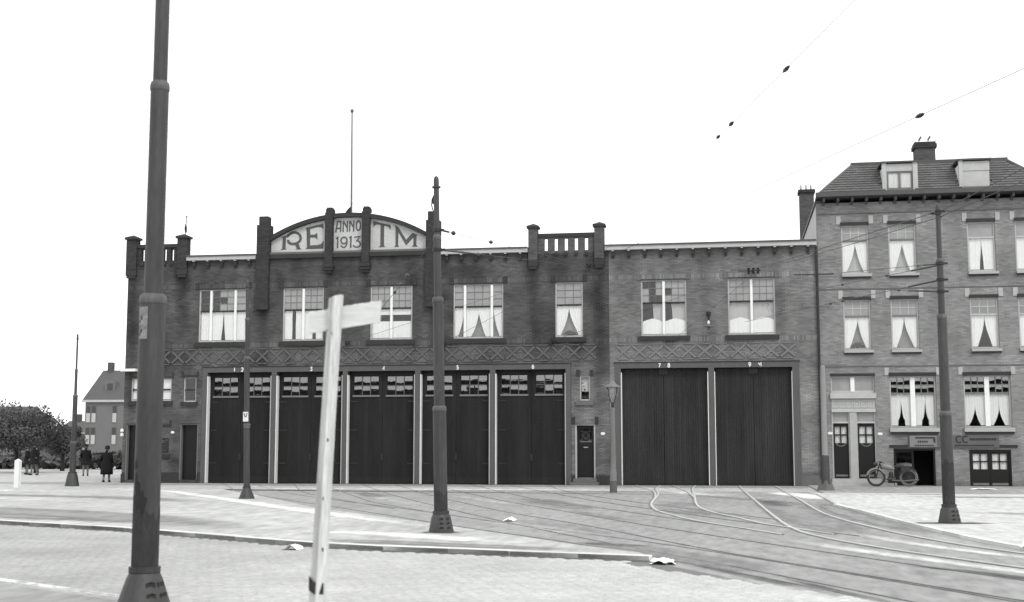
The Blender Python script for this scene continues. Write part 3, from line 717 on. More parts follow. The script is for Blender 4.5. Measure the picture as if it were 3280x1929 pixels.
room(depot, -6.44, -5.99, 3.7, 4.81); curtain(wn, -6.38, -6.05, 4.1, 4.75, .16, m='curtain_reflection_grey')
sill(wn, -6.60, -5.83, 3.50, 3.67, 'stone_mid')
lintel_blocks(wn, -6.44, -5.99, 4.78, 5.05, 'stone_dark', .14)
def small_door(bld, a, c, z0, z1, jambs='offwhite', deep=.25, star=False):
    f = MB(); f.box(a, a+.06, .03, deep, z0, z1); f.box(c-.06, c, .03, deep, z0, z1); f.box(a+.06, c-.06, .06, deep, z1-.05, z1)
    d = f.build('door_frame', M[jambs], bld)
    l = MB(); l.box(a+.06, c-.06, deep, deep+.05, z0, z1-.05)
    for (p, q, u, v) in ((.14, .86, .06, .12), (.14, .86, .60, .645), (.14, .42, .53, .56), (.58, .86, .53, .56)):
        W_ = c-a-.12; H_ = z1-z0; l.box(a+.06+p*W_, a+.06+q*W_, deep-.018, deep, z0+u*H_, z0+v*H_)
    dl = l.build('door_leaf', M['black_door'], bld)
    if star:
        W_ = c-a-.12; xm = (a+c)/2; zm = z0+.80*(z1-z0)
        pane(dl, xm-.26, xm+.26, zm-.30, zm+.30, deep-.006, 'dark', .1)
        s = MB()
        for i in range(8):
            q = i*math.pi/4; s.stroke([(xm+.05*math.cos(q), zm+.05*math.sin(q)), (xm+.13*math.cos(q), zm+.13*math.sin(q))], .014, deep-.016-.0006*i, deep-.011)
        s.stroke(arc(xm, zm, .14, .14, 0, 360, 20), .013, deep-.022, deep-.017)
        for i in range(4):
            l2 = MB()
            if i < 2: l2.box(xm-.26, xm+.26, deep-.0285, deep-.0255, zm-.17+.34*i, zm-.16+.34*i)
            else: l2.box(xm-.17+.33*(i-2), xm-.16+.33*(i-2), deep-.0255, deep-.0225, zm-.3, zm+.3)
            l2.build('lead_bar', M['stone_mid'], dl)
        s.build('leaded_star', M['stone_mid'], dl)
        s = MB(); s.box(xm-.10, xm+.10, deep-.03, deep-.018, z0+.575*(z1-z0), z0+.592*(z1-z0)); s.build('letter_flap', M['stone_white'], dl)
        s = MB(); s.box(a+.1, c-.1, deep-.03, deep-.001, z0+.02, z0+.08); s.build('weather_board', M['sash_grey'], dl)
    return dl
small_door(depot, -6.66, -5.77, .25, 2.65, star=True)
lintel_blocks(depot, -6.66, -5.77, 2.66, 2.98, 'stone_dark', .14)
b = MB(); b.box(-6.84, -5.60, -.62, -.04, 0, .14); b.build('step', M['stone_mid'], depot)
b = MB(); b.box(-6.72, -5.70, -.30, .3, .145, .28); b.build('step', M['stone_mid'], depot)
small_door(depot, -25.12, -24.22, .15, 2.73, 'sash_grey'); small_door(depot, -27.8, -26.9, .15, 2.73, 'sash_grey')
for x, z, r in ((-5.43, 2.25, .085), (-25.47, 2.34, .075)):
    b = MB(); b.prism([(x+r*1.2*math.cos(i*math.pi/8), z+r*.8*math.sin(i*math.pi/8)) for i in range(16)], -.025, .0); b.build('house_number_plate', M['plate'], depot)
b = MB(); b.box(-28.02, -27.25, -.35, -.03, 5.18, 5.30); b.build('door_canopy', M['white'], depot)
for z in (2.42, 2.22):
    b = MB(); b.lathe([(.02, z-.09), (.075, z-.05), (.085, z), (.06, z+.07), (.02, z+.09)], -27.93, -.12, 12); autosmooth(b.build('globe_lamp', M['plate'], depot))

# ---- tram doors
def leaf_windowed(bld, a, c, z0, z1, wx0, wx1, wz0, wz1, y=.27):
    l = MB(); rnd = random.Random(int(a*100))
    l.box(a, wx0, y, y+.06, z0, z1, .78); l.box(wx1, c, y, y+.06, z0, z1, .80)
    l.box(wx0, wx1, y, y+.06, wz1, z1, .9)
    n = 5; wp = (wx1-wx0)/n
    for i in range(n): l.box(wx0+i*wp+.002, wx0+(i+1)*wp-.002, y+.002, y+.055, z0, wz0-.09, rnd.uniform(.72, .88))
    l.box(a, c, y-.012, y-.0005, z0+.02, z0+.30, .9)
    o = l.build('door_leaf', M['door_dark'], bld)
    s = MB(); s.box(wx0-.06, wx1+.06, y-.045, y-.001, wz0-.085, wz0-.005); s.build('window_ledge', M['sash_grey'], o)
    g = MB(); t = .02
    for i in range(1, 3): x = wx0+(wx1-wx0)*i/3; g.box(x-t, x+t, y+.004, y+.045, wz0, wz1)
    zm = (wz0+wz1)/2; g.box(wx0, wx1, y+.001, y+.048, zm-t, zm+t)
    g.build('glazing_bars', M['grey_paint'], o)
    for i in range(3):
        for j in range(2):
            p0, p1 = wx0+(wx1-wx0)*i/3, wx0+(wx1-wx0)*(i+1)/3; q0, q1 = (wz0, zm) if j == 0 else (zm, wz1)
            pane(o, p0, p1, q0, q1, y+.03, 'dark', .35)
    return o
for k, (a, c) in DO.items():
    m_ = a + (c-a)*.5; s = c-a
    leaf_windowed(depot, a+.05, m_-.006, .02, 5.09, a+.065*s+.03, a+.44*s, 4.02, 4.86)
    leaf_windowed(depot, m_+.006, c-.03, .02, 5.09, a+.57*s, a+.95*s-.03, 4.02, 4.86)
for k, (a, c) in DO.items():
    m_ = (a+c)/2
    b = MB(); b.box(m_-.05, m_+.05, .225, .255, 1.05, 1.35); b.box(m_-.015, m_+.015, .20, .225, 1.1, 1.3); b.build('door_handle', M['iron'], depot)
    for z_ in (.9, 2.4, 3.7):
        for x_, x2_ in ((a+.06, a+.42), (c-.40, c-.04)):
            b = MB(); b.box(x_, x2_, .248, .2575, z_, z_+.055); b.build('strap_hinge', M['iron'], depot)
b = MB(); b.box(-24.07, -6.84, -.03, .32, 5.10, 5.34); b.build('door_lintel', M['grey_paint'], depot)
b = MB(); b.box(-24.1, -6.81, -.06, -.001, 5.342, 5.375); b.build('lintel_drip', M['iron'], depot)
edges = [-24.07] + [v for k in sorted(DO) for v in DO[k]] + [-6.84]
for i in range(0, len(edges), 2):
    a, c = edges[i], edges[i+1]
    b = MB(); b.box(a, c, -.03, .32, 0, 5.10); b.build('door_post', M['grey_paint'], depot)
for k, (a, c) in DO.items():
    b = MB(); b.box(a+.002, a+.032, -.05, .26, .02, 4.92); b.build('jamb_guard', M['white'], depot)
    b = MB(); b.box(c-.035, c-.002, -.045, .05, .02, 4.92); b.build('jamb_guard', M['offwhite'], depot)
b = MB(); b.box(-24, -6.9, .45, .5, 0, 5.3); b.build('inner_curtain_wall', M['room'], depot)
for ch, x in (('1', -22.55), ('2', -22.17), ('3', -18.85), ('4', -15.42), ('5', -12.0), ('6', -8.57)): digit(depot, ch, x, 5.135, .17)

# ---- frieze of raised brick crosses
def frieze(bld, x0, n, p, z0, z1, m, skip=()):
    L_ = math.hypot(p*.86, z1-z0); an = math.atan2(z1-z0, p*.86)
    bb = MB(); bb.box(-L_/2, L_/2, -.035, -.001, -.045, .045); di = bb.mesh('relief_bar', M[m])
    bb = MB(); bb.box(-p*.33, p*.33, -.03, -.001, -.025, .025); ho = bb.mesh('relief_bar', M[m])
    for i in range(n):
        xc = x0 + (i+.5)*p
        inst('relief_bar', di, bld, (xc, 0, (z0+z1)/2), (0, an, 0)); inst('relief_bar', di, bld, (xc, -.003, (z0+z1)/2), (0, -an, 0))
        inst('relief_bar', ho, bld, (xc, 0, z1+.075)); inst('relief_bar', ho, bld, (xc, 0, z0-.065))
M['relief_dark'] = mat('relief_brick', .10, .9, .2, 1.2, .15, 30)
M['relief_mid'] = mat('relief_grey_brick', .165, .9, .15, 1.2, .15, 30)
frieze(depot, -26.35, 30, .69, 5.56, 6.10, 'relief_dark')

# ---- cornice gutters with brackets
def cornice(bld, x0, x1, m='offwhite', step=.62):
    b = MB(); b.box(x0, x1, -.22, .1, 10.36, 10.53); b.build('gutter_board', M[m], bld)
    b = MB(); b.box(x0, x1, -.27, .1, 10.533, 10.60); b.build('gutter_edge', M['zinc'], bld)
    n = max(1, int((x1-x0)/step)); br = MB(); br.box(-.06, .06, -.12, -.001, -.10, .10); br.box(-.06, .06, -.06, -.001, -.2, -.10); me = br.mesh('bracket', M['stone_dark'])
    tp = MB(); tp.box(-.05, .05, -.2, -.001, .0, .05); tm = tp.mesh('bracket_end', M[m])
    for i in range(n):
        x = x0 + (i+.5)*(x1-x0)/n; o = inst('bracket', me, bld, (x, 0, 10.20)); inst('bracket_end', tm, o, (x, 0, 10.305))
cornice(depot, -24.95, -21.55); cornice(depot, -12.80, -8.75)

# ---- arched gable
XC, ZC, RO = -17.15, 4.97, 7.45
def az(x, r): return ZC + math.sqrt(max(0, r*r-(x-XC)**2))
b = MB(); N_ = 40; xs = [-20.95 + (7.6)*i/N_ for i in range(N_+1)]
for i in range(N_):
    a, c = xs[i], xs[i+1]; b.prism([(a, az(a, RO-.19)), (c, az(c, RO-.19)), (c, az(c, RO)), (a, az(a, RO))], -.16, .34)
b.build('arch_coping', M['stone_dark'], depot)
b = MB(); b.prism([(-20.95, 10.3)] + [(-13.35, 10.3)] + [(x, az(x, RO-.18)) for x in reversed(xs)], .075, .32); b.build('gable_backing', M['tile_joint'], depot)
rnd = random.Random(2); b = MB()
for (a, c) in ((-20.88, -18.2), (-17.88, -16.43), (-16.12, -13.42)):
    z = 10.66; k = 0
    while z < 12.3:
        x = a - (k % 2)*.11
        while x < c:
            p, q = max(a, x), min(c, x+.22)
            if q-p > .03 and z+.03 < az((p+q)/2, RO-.17): b.box(p+.003, q-.003, .06+rnd.uniform(-.002, .002), .08, z+.003, z+.058, rnd.uniform(.94, 1.06), skip='b')
            x += .22
        z += .0625; k += 1
b.build('glazed_brickwork', M['tile_white'], depot, kind='stuff')
b = MB(); b.box(-20.9, -13.4, -.10, .06, 10.56, 10.66); b.build('gable_sill', M['stone_mid'], depot)
b = MB(); b.box(-20.9, -13.4, -.14, .06, 10.36, 10.558); b.build('gable_sill_course', M['stone_dark'], depot)
E_ = [(-19.22, 11.79), (-18.38, 11.97), (-18.37, 11.71), (-18.48, 11.8), (-18.62, 11.83), (-19.01, 11.74), (-19.0, 11.46), (-18.77, 11.47), (-18.66, 11.55), (-18.65, 11.23), (-18.75, 11.33), (-19.0, 11.33), (-19.0, 10.96), (-18.65, 10.97), (-18.46, 11.02), (-18.34, 11.18), (-18.36, 10.8), (-19.21, 10.8), (-19.15, 10.89), (-19.18, 11.7)]
T_ = [(-15.98, 12.02), (-15.16, 11.81), (-15.16, 11.58), (-15.23, 11.7), (-15.3, 11.76), (-15.46, 11.79), (-15.46, 10.87), (-15.4, 10.81), (-15.7, 10.8), (-15.63, 10.87), (-15.63, 11.83), (-15.81, 11.87), (-15.91, 11.82), (-15.96, 11.72)]
M_ = [(-14.96, 11.8), (-14.8, 11.72), (-14.41, 11.11), (-14.12, 11.42), (-13.87, 11.32), (-13.93, 11.27), (-13.93, 10.85), (-13.86, 10.77), (-14.15, 10.78), (-14.07, 10.84), (-14.07, 11.2), (-14.41, 10.85), (-14.78, 11.46), (-14.79, 10.86), (-14.74, 10.79), (-14.97, 10.79), (-14.91, 10.87), (-14.92, 11.69)]
RS = [(-20.41, 11.39), (-20.09, 11.47), (-20.08, 11.41), (-20.17, 11.38), (-20.19, 10.86), (-20.13, 10.81), (-20.43, 10.78), (-20.35, 10.85), (-20.33, 11.36)]
RB = [(-20.14, 11.4), (-19.95, 11.55), (-19.78, 11.6), (-19.6, 11.55), (-19.49, 11.44), (-19.46, 11.28), (-19.54, 11.15), (-19.7, 11.07), (-19.87, 11.06), (-20.0, 11.1), (-20.06, 11.18), (-20.06, 11.25)]
RL = [(-19.77, 11.08), (-19.56, 11.08), (-19.47, 10.84), (-19.41, 10.79), (-19.71, 10.79), (-19.64, 10.84)]
def letter(polys=(), strokes=(), wd=.07):
    b = MB(); k = 0
    for p in polys: b.prism(p, .046-.001*k, .056); k += 1
    for s_, w_ in strokes: b.stroke(s_, w_, .046-.001*k, .056); k += 1
    return b.build('letter', M['letter_dark'], depot)
letter([RS, RL], [([tuple(p) for p in smooth_line(RB, .06)], .115)]); letter([E_]); letter([T_]); letter([M_])
letter(strokes=[([(-17.768, 11.556), (-17.687, 12.05), (-17.53, 12.05), (-17.541, 11.56)], .065), ([(-17.72, 11.728), (-17.54, 11.728)], .06)])
letter(strokes=[([(-17.415, 11.555), (-17.412, 12.06)], .06), ([(-17.41, 12.06), (-17.22, 11.74)], .065), ([(-17.212, 12.07), (-17.222, 11.556)], .06)])
letter(strokes=[([(-17.105, 11.555), (-17.1, 12.06)], .06), ([(-17.1, 12.06), (-16.915, 11.75)], .065), ([(-16.905, 12.07), (-16.914, 11.556)], .06)])
letter(strokes=[(arc(-16.69, 11.83, .10, .225, 0, 360, 24), .065)])
letter(strokes=[([(-17.745, 11.25), (-17.665, 11.31), (-17.67, 10.80)], .07)])
letter(strokes=[(arc(-17.37, 11.155, .145, .15, 0, 360, 24), .065), ([tuple(p) for p in smooth_line([(-17.225, 11.16), (-17.23, 10.98), (-17.29, 10.87), (-17.38, 10.83), (-17.46, 10.86), (-17.52, 10.93)], .05)], .06)])
letter(strokes=[([(-17.115, 11.26), (-17.035, 11.32), (-17.045, 10.805)], .07)])
letter(strokes=[([(-16.875, 11.29), (-16.62, 11.32), (-16.76, 11.11)], .06), ([tuple(p) for p in smooth_line([(-16.79, 11.13), (-16.66, 11.10), (-16.59, 10.99), (-16.61, 10.88), (-16.74, 10.825), (-16.86, 10.855), (-16.93, 10.92)], .05)], .06)])

def cap(parent, x0, x1, y0, y1, z, m, h=.14, t=.1, over=.07):
    b = MB(); b.box(x0-over, x1+over, y0-over, y1+over, z, z+t)
    xm, ym = (x0+x1)/2, (y0+y1)/2; q = [(x0-over, y0-over), (x1+over, y0-over), (x1+over, y1+over), (x0-over, y1+over)]
    for i in range(4): j = (i+1) % 4; b.poly([(*q[i], z+t), (*q[j], z+t), (xm, ym, z+t+h)])
    return b.build('pier_cap', M[m], parent)
for a, c, s0, s1 in ((-21.50, -20.90, -21.42, -20.99), (-13.42, -12.82, -13.35, -12.93)):
    b = MB(); b.box(a, c, -.24, .0, 8.12, 10.1); b.box(a, c, -.24, .34, 10.1, 11.95); b.box(s0, s1, -.18, .28, 11.95, 12.36); b.build('buttress', M['pier_brick'], depot)
    b = MB(); b.box(a-.02, c+.02, -.26, -.001, 7.98, 8.12); b.build('buttress_foot', M['stone_dark'], depot)
for a, c in ((-18.22, -17.86), (-16.46, -16.10)):
    b = MB(); b.box(a, c, -.2, .06, 10.05, 12.45); b.box(a+.03, c-.02, -.17, .3, 12.45, 12.62); o = b.build('gable_pier', M['pier_brick'], depot)
    b = MB(); b.box(a+.06, c-.05, -.14, .26, 12.62, 12.69); b.build('pier_cap', M['stone_dark'], depot)
    b = MB(); xm = (a+c)/2; b.box(xm-.25, xm+.25, -.24, -.001, 9.90, 10.05); b.box(xm-.22, xm+.22, -.2, -.001, 9.76, 9.899); b.box(xm-.16, xm+.16, -.13, -.001, 9.63, 9.759); b.build('corbel', M['stone_dark'], depot)
def balustrade(bld, p0, p1, q0, q1, m, ms, n=5, depth=.42):
    for a, c in ((p0, p1), (q0, q1)):
        b = MB(); b.box(a, c, -.12, depth-.12, 10.02, 11.45); b.build('corner_pier', M[m], bld)
        b = MB(); b.box(a-.01, c+.01, -.1, -.001, 9.72, 10.02); b.box(a+.03, c-.03, -.08, -.001, 9.6, 9.719); b.build('corbel', M['stone_dark'], bld)
        cap(bld, a, c, -.12, depth-.12, 11.45, ms)
    b = MB(); b.box(p1, q0, -.05, .3, 11.04, 11.2); b.build('coping', M[ms], bld)
    w_ = MB(); wd = .16; sp = (q0-p1-n*wd)/(n+1); x = p1
    w_.box(p1, q0, 0, .25, 10.3, 10.42); w_.box(p1, q0, 0, .25, 10.98, 11.04)
    for i in range(n+1): w_.box(x, x+sp, 0, .25, 10.42, 10.98); x += sp+wd
    w_.build('balustrade_wall', M[m], bld)
    br = MB(); br.box(-.07, .07, -.09, -.001, -.07, .07); me = br.mesh('bracket', M['stone_dark'])
    for i in range(n): inst('bracket', me, bld, (p1+sp+wd/2+i*(sp+wd), 0, 10.26))
balustrade(depot, -8.72, -8.31, -5.74, -5.31, 'pier_mid', 'stone_dark')
balustrade(depot, -28.03, -27.52, -25.47, -24.98, 'pier_brick', 'stone_dark')
for a in (-26.85,):
    b = MB(); b.box(a, a+.45, 2.6, 3.02, 10.2, 11.35); b.build('corner_pier', M['pier_brick'], depot); cap(depot, a, a+.45, 2.6, 3.02, 11.35, 'stone_dark')
for x, z in ((-17.08, 6.38), (-12.55, 6.32), (-7.62, 6.33), (-26.25, 8.75), (-5.99, 9.68)):
    q = MB()
    for d in (-.07, .07): q.lathe([(.02, z-.10), (.045, z-.07), (.022, z-.03), (.045, z), (.022, z+.03), (.045, z+.07), (.015, z+.10)], x+d, -.16, 10)
    q.box(x-.13, x+.13, -.17, -.15, z-.015, z+.015); q.box(x-.02, x+.02, -.15, .0, z-.02, z+.02)
    q.build('wall_insulator', M['porcelain'], depot)
b = MB(); b.tube([(-12.4, -.06, 6.30), (-10, -.06, 6.275), (-7.65, -.06, 6.31)], .012, 6); b.build('wall_cable', M['wire'], depot)

# ================================================================== DEPOT ANNEX (lighter block, doors 7 to 9)
annex = empty('depot_annex', (-.6, 0, 0), 'lighter brick depot extension with two wide plank doors numbered 7 8 and 9', 'tram depot')
A0, A1 = -5.115, 3.94
WA = {6: (-3.70, -1.71), 7: (.09, 2.11)}; DA = {6: (-4.62, -.82), 7: (-.56, 2.76)}
opsA = [(a, c, ZS, ZT) for a, c in WA.values()] + [(-4.88, 3.05, 0, 5.34)]
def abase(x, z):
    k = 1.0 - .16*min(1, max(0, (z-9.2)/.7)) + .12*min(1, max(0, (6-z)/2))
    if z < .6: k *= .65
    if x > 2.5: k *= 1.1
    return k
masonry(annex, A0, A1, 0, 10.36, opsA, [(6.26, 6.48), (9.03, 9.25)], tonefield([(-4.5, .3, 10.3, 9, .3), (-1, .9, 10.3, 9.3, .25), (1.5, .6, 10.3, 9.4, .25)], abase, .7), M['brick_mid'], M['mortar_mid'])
b = MB(); b.box(A0, A1, .32, 26, 10.1, 10.3); b.box(A0, A1, 25.7, 26, 0, 10.1); b.build('rear_shell', M['mortar_mid'], annex)
for a, c in ((A0, -4.88), (3.05, A1)):
    b = MB(); b.box(a, c, -.035, 0, -.05, .45); b.build('plinth', M['stone_mid'], annex)
cfgA = {6: (['half', 'half'], [(0, 1, 1), (0, 1, 0), (0, 2, 0), (0, 1, 2), (1, 0, 1), (0, 0, 2)]), 7: (['half', 'half'], [])}
for k, (a, c) in WA.items():
    wn = window(annex, a, c, ZS, ZT, [1, 1], 7.98, [(3, 3), (3, 3)], cfgA[k][0], clear=cfgA[k][1])
    for i_, (x0_, x1_) in enumerate(((a+.07, (a+c)/2-.06), ((a+c)/2+.06, c-.07))):
        if k == 7: curtain(wn, x0_, x1_, ZS+.09, 7.98, .20, m='curtain_reflection_grey')
        else: curtain(wn, x0_ + (.42 if i_ == 0 else .25), x1_, ZS+.09, 7.98, .20, lambda t: 1-.10*t*(1-t)*4, 'r', 'curtain_reflection_grey')
    sill(wn, a-.15, c+.13, 6.30, ZS-.03)
    b = MB(); b.box(a-.02, c+.02, -.012, .1, ZT, ZT+.035); b.build('lintel_edge', M['stone_dark'], wn)
    lintel_blocks(wn, a, c, 9.0, 9.28, 'stone_mid')
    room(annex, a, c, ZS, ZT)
PW = .105
def plank_mesh(L_, wd):
    b = MB(); e = .008
    b.poly([(-wd/2+e, -.012, 0), (wd/2-e, -.012, 0), (wd/2-e, -.012, L_), (-wd/2+e, -.012, L_)])
    b.poly([(-wd/2, 0, 0), (-wd/2+e, -.012, 0), (-wd/2+e, -.012, L_), (-wd/2, 0, L_)]); b.poly([(wd/2-e, -.012, 0), (wd/2, 0, 0), (wd/2, 0, L_), (wd/2-e, -.012, L_)])
    return b
pk = []
for tn in (1.16, 1.24, 1.30, 1.38):
    q = plank_mesh(5.05, PW); q.t = [tn]*len(q.t); pk.append(q.mesh('plank', M['door_dark']))
rnd = random.Random(21)
for k, (a, c) in DA.items():
    m_ = a + (c-a)*.487 if k == 6 else a+(c-a)*.5
    for p, q in ((a+.04, m_-.008), (m_+.008, c-.04)):
        l = MB(); l.box(p, q, .272, .32, .02, 5.08); lf = l.build('door_leaf', M['door_dark'], annex)
        n = int((q-p)/PW); s_ = (q-p)/n
        for i in range(n): inst('plank', pk[rnd.randrange(4)], lf, (p+(i+.5)*s_, .271, .025), (0, 0, 0), (s_/PW*.99, 1, 1))
        l = MB(); l.box(p+.02, q-.02, .235, .258, .02, .12); l.build('kick_board', M['door_dark'], lf)
    l = MB(); l.box(m_-.2, m_+.2, .20, .255, 4.84, 5.06); l.box(m_-.03, m_+.03, .17, .20, 4.80, 5.0); l.build('door_latch', M['iron'], annex)
    b = MB(); b.box(a+.002, a+.03, -.05, .26, .02, 4.92); b.build('jamb_guard', M['white'], annex)
    b = MB(); b.box(c-.035, c-.002, -.05, .26, .02, 4.92); b.build('jamb_guard', M['white'] if k == 6 else M['offwhite'], annex)
b = MB(); b.box(-4.88, 3.05, -.03, .32, 5.10, 5.34); b.build('door_lintel', M['grey_paint'], annex)
b = MB(); b.box(-4.92, 3.09, -.06, -.001, 5.342, 5.375); b.build('lintel_drip', M['iron'], annex)
for a, c in ((-4.88, -4.62), (-.82, -.56), (2.76, 3.05)):
    b = MB(); b.box(a, c, -.03, .32, 0, 5.10); b.build('door_post', M['grey_paint'], annex)
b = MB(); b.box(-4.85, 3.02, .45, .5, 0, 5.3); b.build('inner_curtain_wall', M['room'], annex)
for ch, x in (('7', -2.97), ('8', -2.56), ('9', .92), ('M', 1.33)): digit(annex, ch, x, 5.13, .17)
frieze(annex, -4.85, 11, .71, 5.56, 6.08, 'relief_mid')
cornice(annex, -5.27, 3.9, 'offwhite', .66)
z = 9.28; q = MB()
for d in (-.2, 0, .2): q.lathe([(.02, z-.14), (.075, z-.1), (.035, z-.05), (.075, z), (.035, z+.05), (.075, z+.1), (.02, z+.14)], 1.2+d, -.22, 10)
q.box(.55, 1.5, -.235, -.205, z-.02, z+.02); q.box(1.15, 1.2, -.2, 0, z-.02, z+.02); q.build('wall_insulator', M['porcelain'], annex)
q = MB()
for d in (-.25, -.1, .05): q.lathe([(.015, 6.2), (.04, 6.23), (.02, 6.26), (.04, 6.29), (.015, 6.32)], -2.35+d, -.16, 8)
q.box(-2.68, -2.2, -.17, -.15, 6.25, 6.27); q.build('wall_insulator', M['porcelain'], annex)
b = MB(); b.tube([(3.9, -.1, 10.3), (3.9, -.1, 5.0), (3.9, -.1, .35)], .055, 10); dp = b.build('downpipe', M['iron'], annex); autosmooth(dp)
b = MB(); b.box(2.9, 4.6, -.19, -.16, 9.05, 9.09); b.build('pipe_bracket', M['iron'], annex)

def window_plant(x, z, w_, h_, y, label):
    r = empty('potted_plant', (x, y, z), label, 'plant'); b = MB(); rnd = random.Random(int(x*10))
    for i in range(90):
        u = rnd.uniform(-1, 1); p = Vector((x + u*w_/2, y+rnd.uniform(-.02, .02), z + .06 + h_*(1-u*u)*rnd.random())); q = Vector((rnd.gauss(0, 1), rnd.gauss(0, .4), rnd.gauss(0, 1))).normalized()*.05; e = q.orthogonal().normalized()*.025
        b.poly([p-q, p-e, p+q, p+e], rnd.uniform(.4, .9))
    b.build('leaves', M['leaf'], r)
    b = MB(); b.lathe([(.05, z), (.065, z+.09)], x, y, 10); b.build('flower_pot', M['stone_dark'], r)
window_plant(-6.9, ZS+.1, .5, .14, .21, 'low dark plant on the sill of the single window under the right balustrade')
window_plant(5.55, 5.88, .55, .20, .23, 'dark bushy plant between the curtains of the leftmost middle floor house window')

# ================================================================== APARTMENT HOUSE (right)
house = empty('apartment_house', (9.3, 0, 0), 'three storey brick apartment house with tiled mansard roof, white keystones and basement workshop', 'house')
H0, H1 = 3.955, 14.0
WX = [(4.97, 6.11), (6.94, 8.08), (10.19, 11.32), (12.13, 13.25)]
UP = [(9.07, 11.20, 10.53), (5.79, 7.95, 7.24)]
opsH = [(a, c, z0, z1) for a, c in WX for z0, z1, _ in UP] + [(6.79, 8.68, 2.47, 4.66), (9.80, 11.69, 2.47, 4.66), (4.36, 6.18, .34, 4.68), (6.86, 8.55, 0, 1.60), (9.92, 11.59, .02, 1.55)]
masonry(house, H0, H1, 0, 12.2, opsH, [], tonefield([(9, 1.5, 12.3, 11.6, .2)], lambda x, z: 1.0 - (.25 if z < .25 else 0), .45), M['brick_house'], M['mortar_house'])
b = MB(); b.box(H0+.005, H0+.3, .32, 25, 0, 12.2); b.build('side_wall', M['render'], house)
b = MB(); b.box(H0-.06, H0+.34, 0, 25.1, 12.2, 12.32); b.build('side_wall_coping', M['zinc'], house)
b = MB(); b.box(H1-.3, H1, .32, 25, 0, 12.2); b.box(H0+.3, H1-.3, 24.7, 25, 0, 12.2); b.box(H0+.3, H1-.3, .32, 24.7, 11.95, 12.15); b.build('rear_shell', M['mortar_house'], house)
STY = {(0, 0): ('tri', 'glass'), (0, 1): ('tri', 'glass'), (0, 2): ('narrow', 'blind'), (0, 3): ('full', 'blind'), (1, 0): ('tri', 'glass'), (1, 1): ('tri', 'glass'), (1, 2): ('tri', 'dark'), (1, 3): ('tri', 'dark')}
for r_, (z0, z1, zt) in enumerate(UP):
    for i, (a, c) in enumerate(WX):
        sty, up = STY[(r_, i)]
        ob = up == 'glass'
        wn = window(house, a, c, z0, z1, [1], zt, [(3, 2) if up != 'blind' else (1, 1)], [sty], fm='offwhite', trm='sash_grey' if ob else 'offwhite', barm='offwhite', upper='obscured' if up != 'dark' else 'dark', bw_=.035, y=.07)
        sill(wn, a-.01, c+.09, z0-.12, z0-.02, 'stone_white', .12)
        q = MB(); q.box(a, c+.06, -.09, -.001, z0-.19, z0-.122); q.build('sill_drip', M['stone_dark'], wn)
        q = MB(); q.box(a-.03, c+.03, -.06, .09, z1, z1+.13); q.build('lintel_edge', M['iron'], wn)
        for x in (a-.19, c+.03):
            q = MB(); q.box(x, x+.19, -.03, -.001, z1+.05, z1+.41); q.build('keystone', M['stone_white'], wn)
        if i < 2: curtain(wn, a+.07, c-.07, z0+.08, zt, .30, m='curtain_reflection_grey' if r_ == 0 else 'gap_reflection_dim')  # backing sheet painted grey for the glass reflection between the curtains
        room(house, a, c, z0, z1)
for i, (a, c) in enumerate(((6.79, 8.68), (9.80, 11.69))):
    wn = window(house, a, c, 2.47, 4.66, [1, 1], 3.92, [(3, 2), (3, 2)], ['low', 'low'] if i else ['spire', 'spire'], fm='offwhite', mull='white', trm='sash_grey', barm='sash_grey', upper='dark', mw=.19, bw_=.04, y=.09)
    sill(wn, a-.04, c+.08, 2.30, 2.45, 'stone_white', .14)
    q = MB(); q.box(a, c+.05, -.10, -.001, 2.21, 2.297); q.build('sill_drip', M['stone_dark'], wn)
    q = MB(); q.box(a-.03, c+.03, -.06, .09, 4.66, 4.80); q.build('lintel_edge', M['iron'], wn)
    for x in (a-.19, c+.02):
        q = MB(); q.box(x, x+.18, -.03, -.001, 4.70, 5.02); q.build('keystone', M['stone_white'], wn)
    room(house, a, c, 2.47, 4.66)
for z in (5.07, 8.40, 11.69):
    q = MB(); q.box(H0, H1, -.028, -.001, z, z+.035); q.build('string_course', M['stone_mid'], house)
# entrance with two doors, panel and fanlight
wn = window(house, 4.36, 6.18, 3.95, 4.68, [1, 1], 4.02, [(1, 1), (1, 1)], [None, None], fm='offwhite', upper='obscured', trm='offwhite', mw=.17, y=.11)

q = MB(); q.box(4.34, 6.20, -.015, .09, 4.68, 4.79); q.build('lintel_edge', M['iron'], wn)
q = MB(); q.box(4.32, 6.22, -.11, .3, 3.72, 3.945); q.build('entrance_beam', M['offwhite'], house)
q = MB(); q.box(4.36, 6.18, .03, .3, 3.14, 3.715); pn = q.build('entrance_panel', M['offwhite'], house)
q = MB(); q.box(4.36, 6.18, -.05, .029, 3.14, 3.27); q.build('panel_ledge', M['offwhite'], pn)
for i in range(6):
    q = MB(); x = 4.40+i*.295; q.box(x, x+.26, .0, .029, 3.33, 3.39); q.box(x, x+.26, .0, .029, 3.61, 3.67); q.box(x, x+.05, .002, .029, 3.39, 3.61); q.box(x+.21, x+.26, .002, .029, 3.39, 3.61); q.box(x+.09, x+.17, .008, .029, 3.45, 3.55); q.build('panel_moulding', M['offwhite'], pn)
q = MB(); q.box(5.10, 5.37, -.03, .3, .2, 3.135); q.build('door_post', M['stone_white'], house)
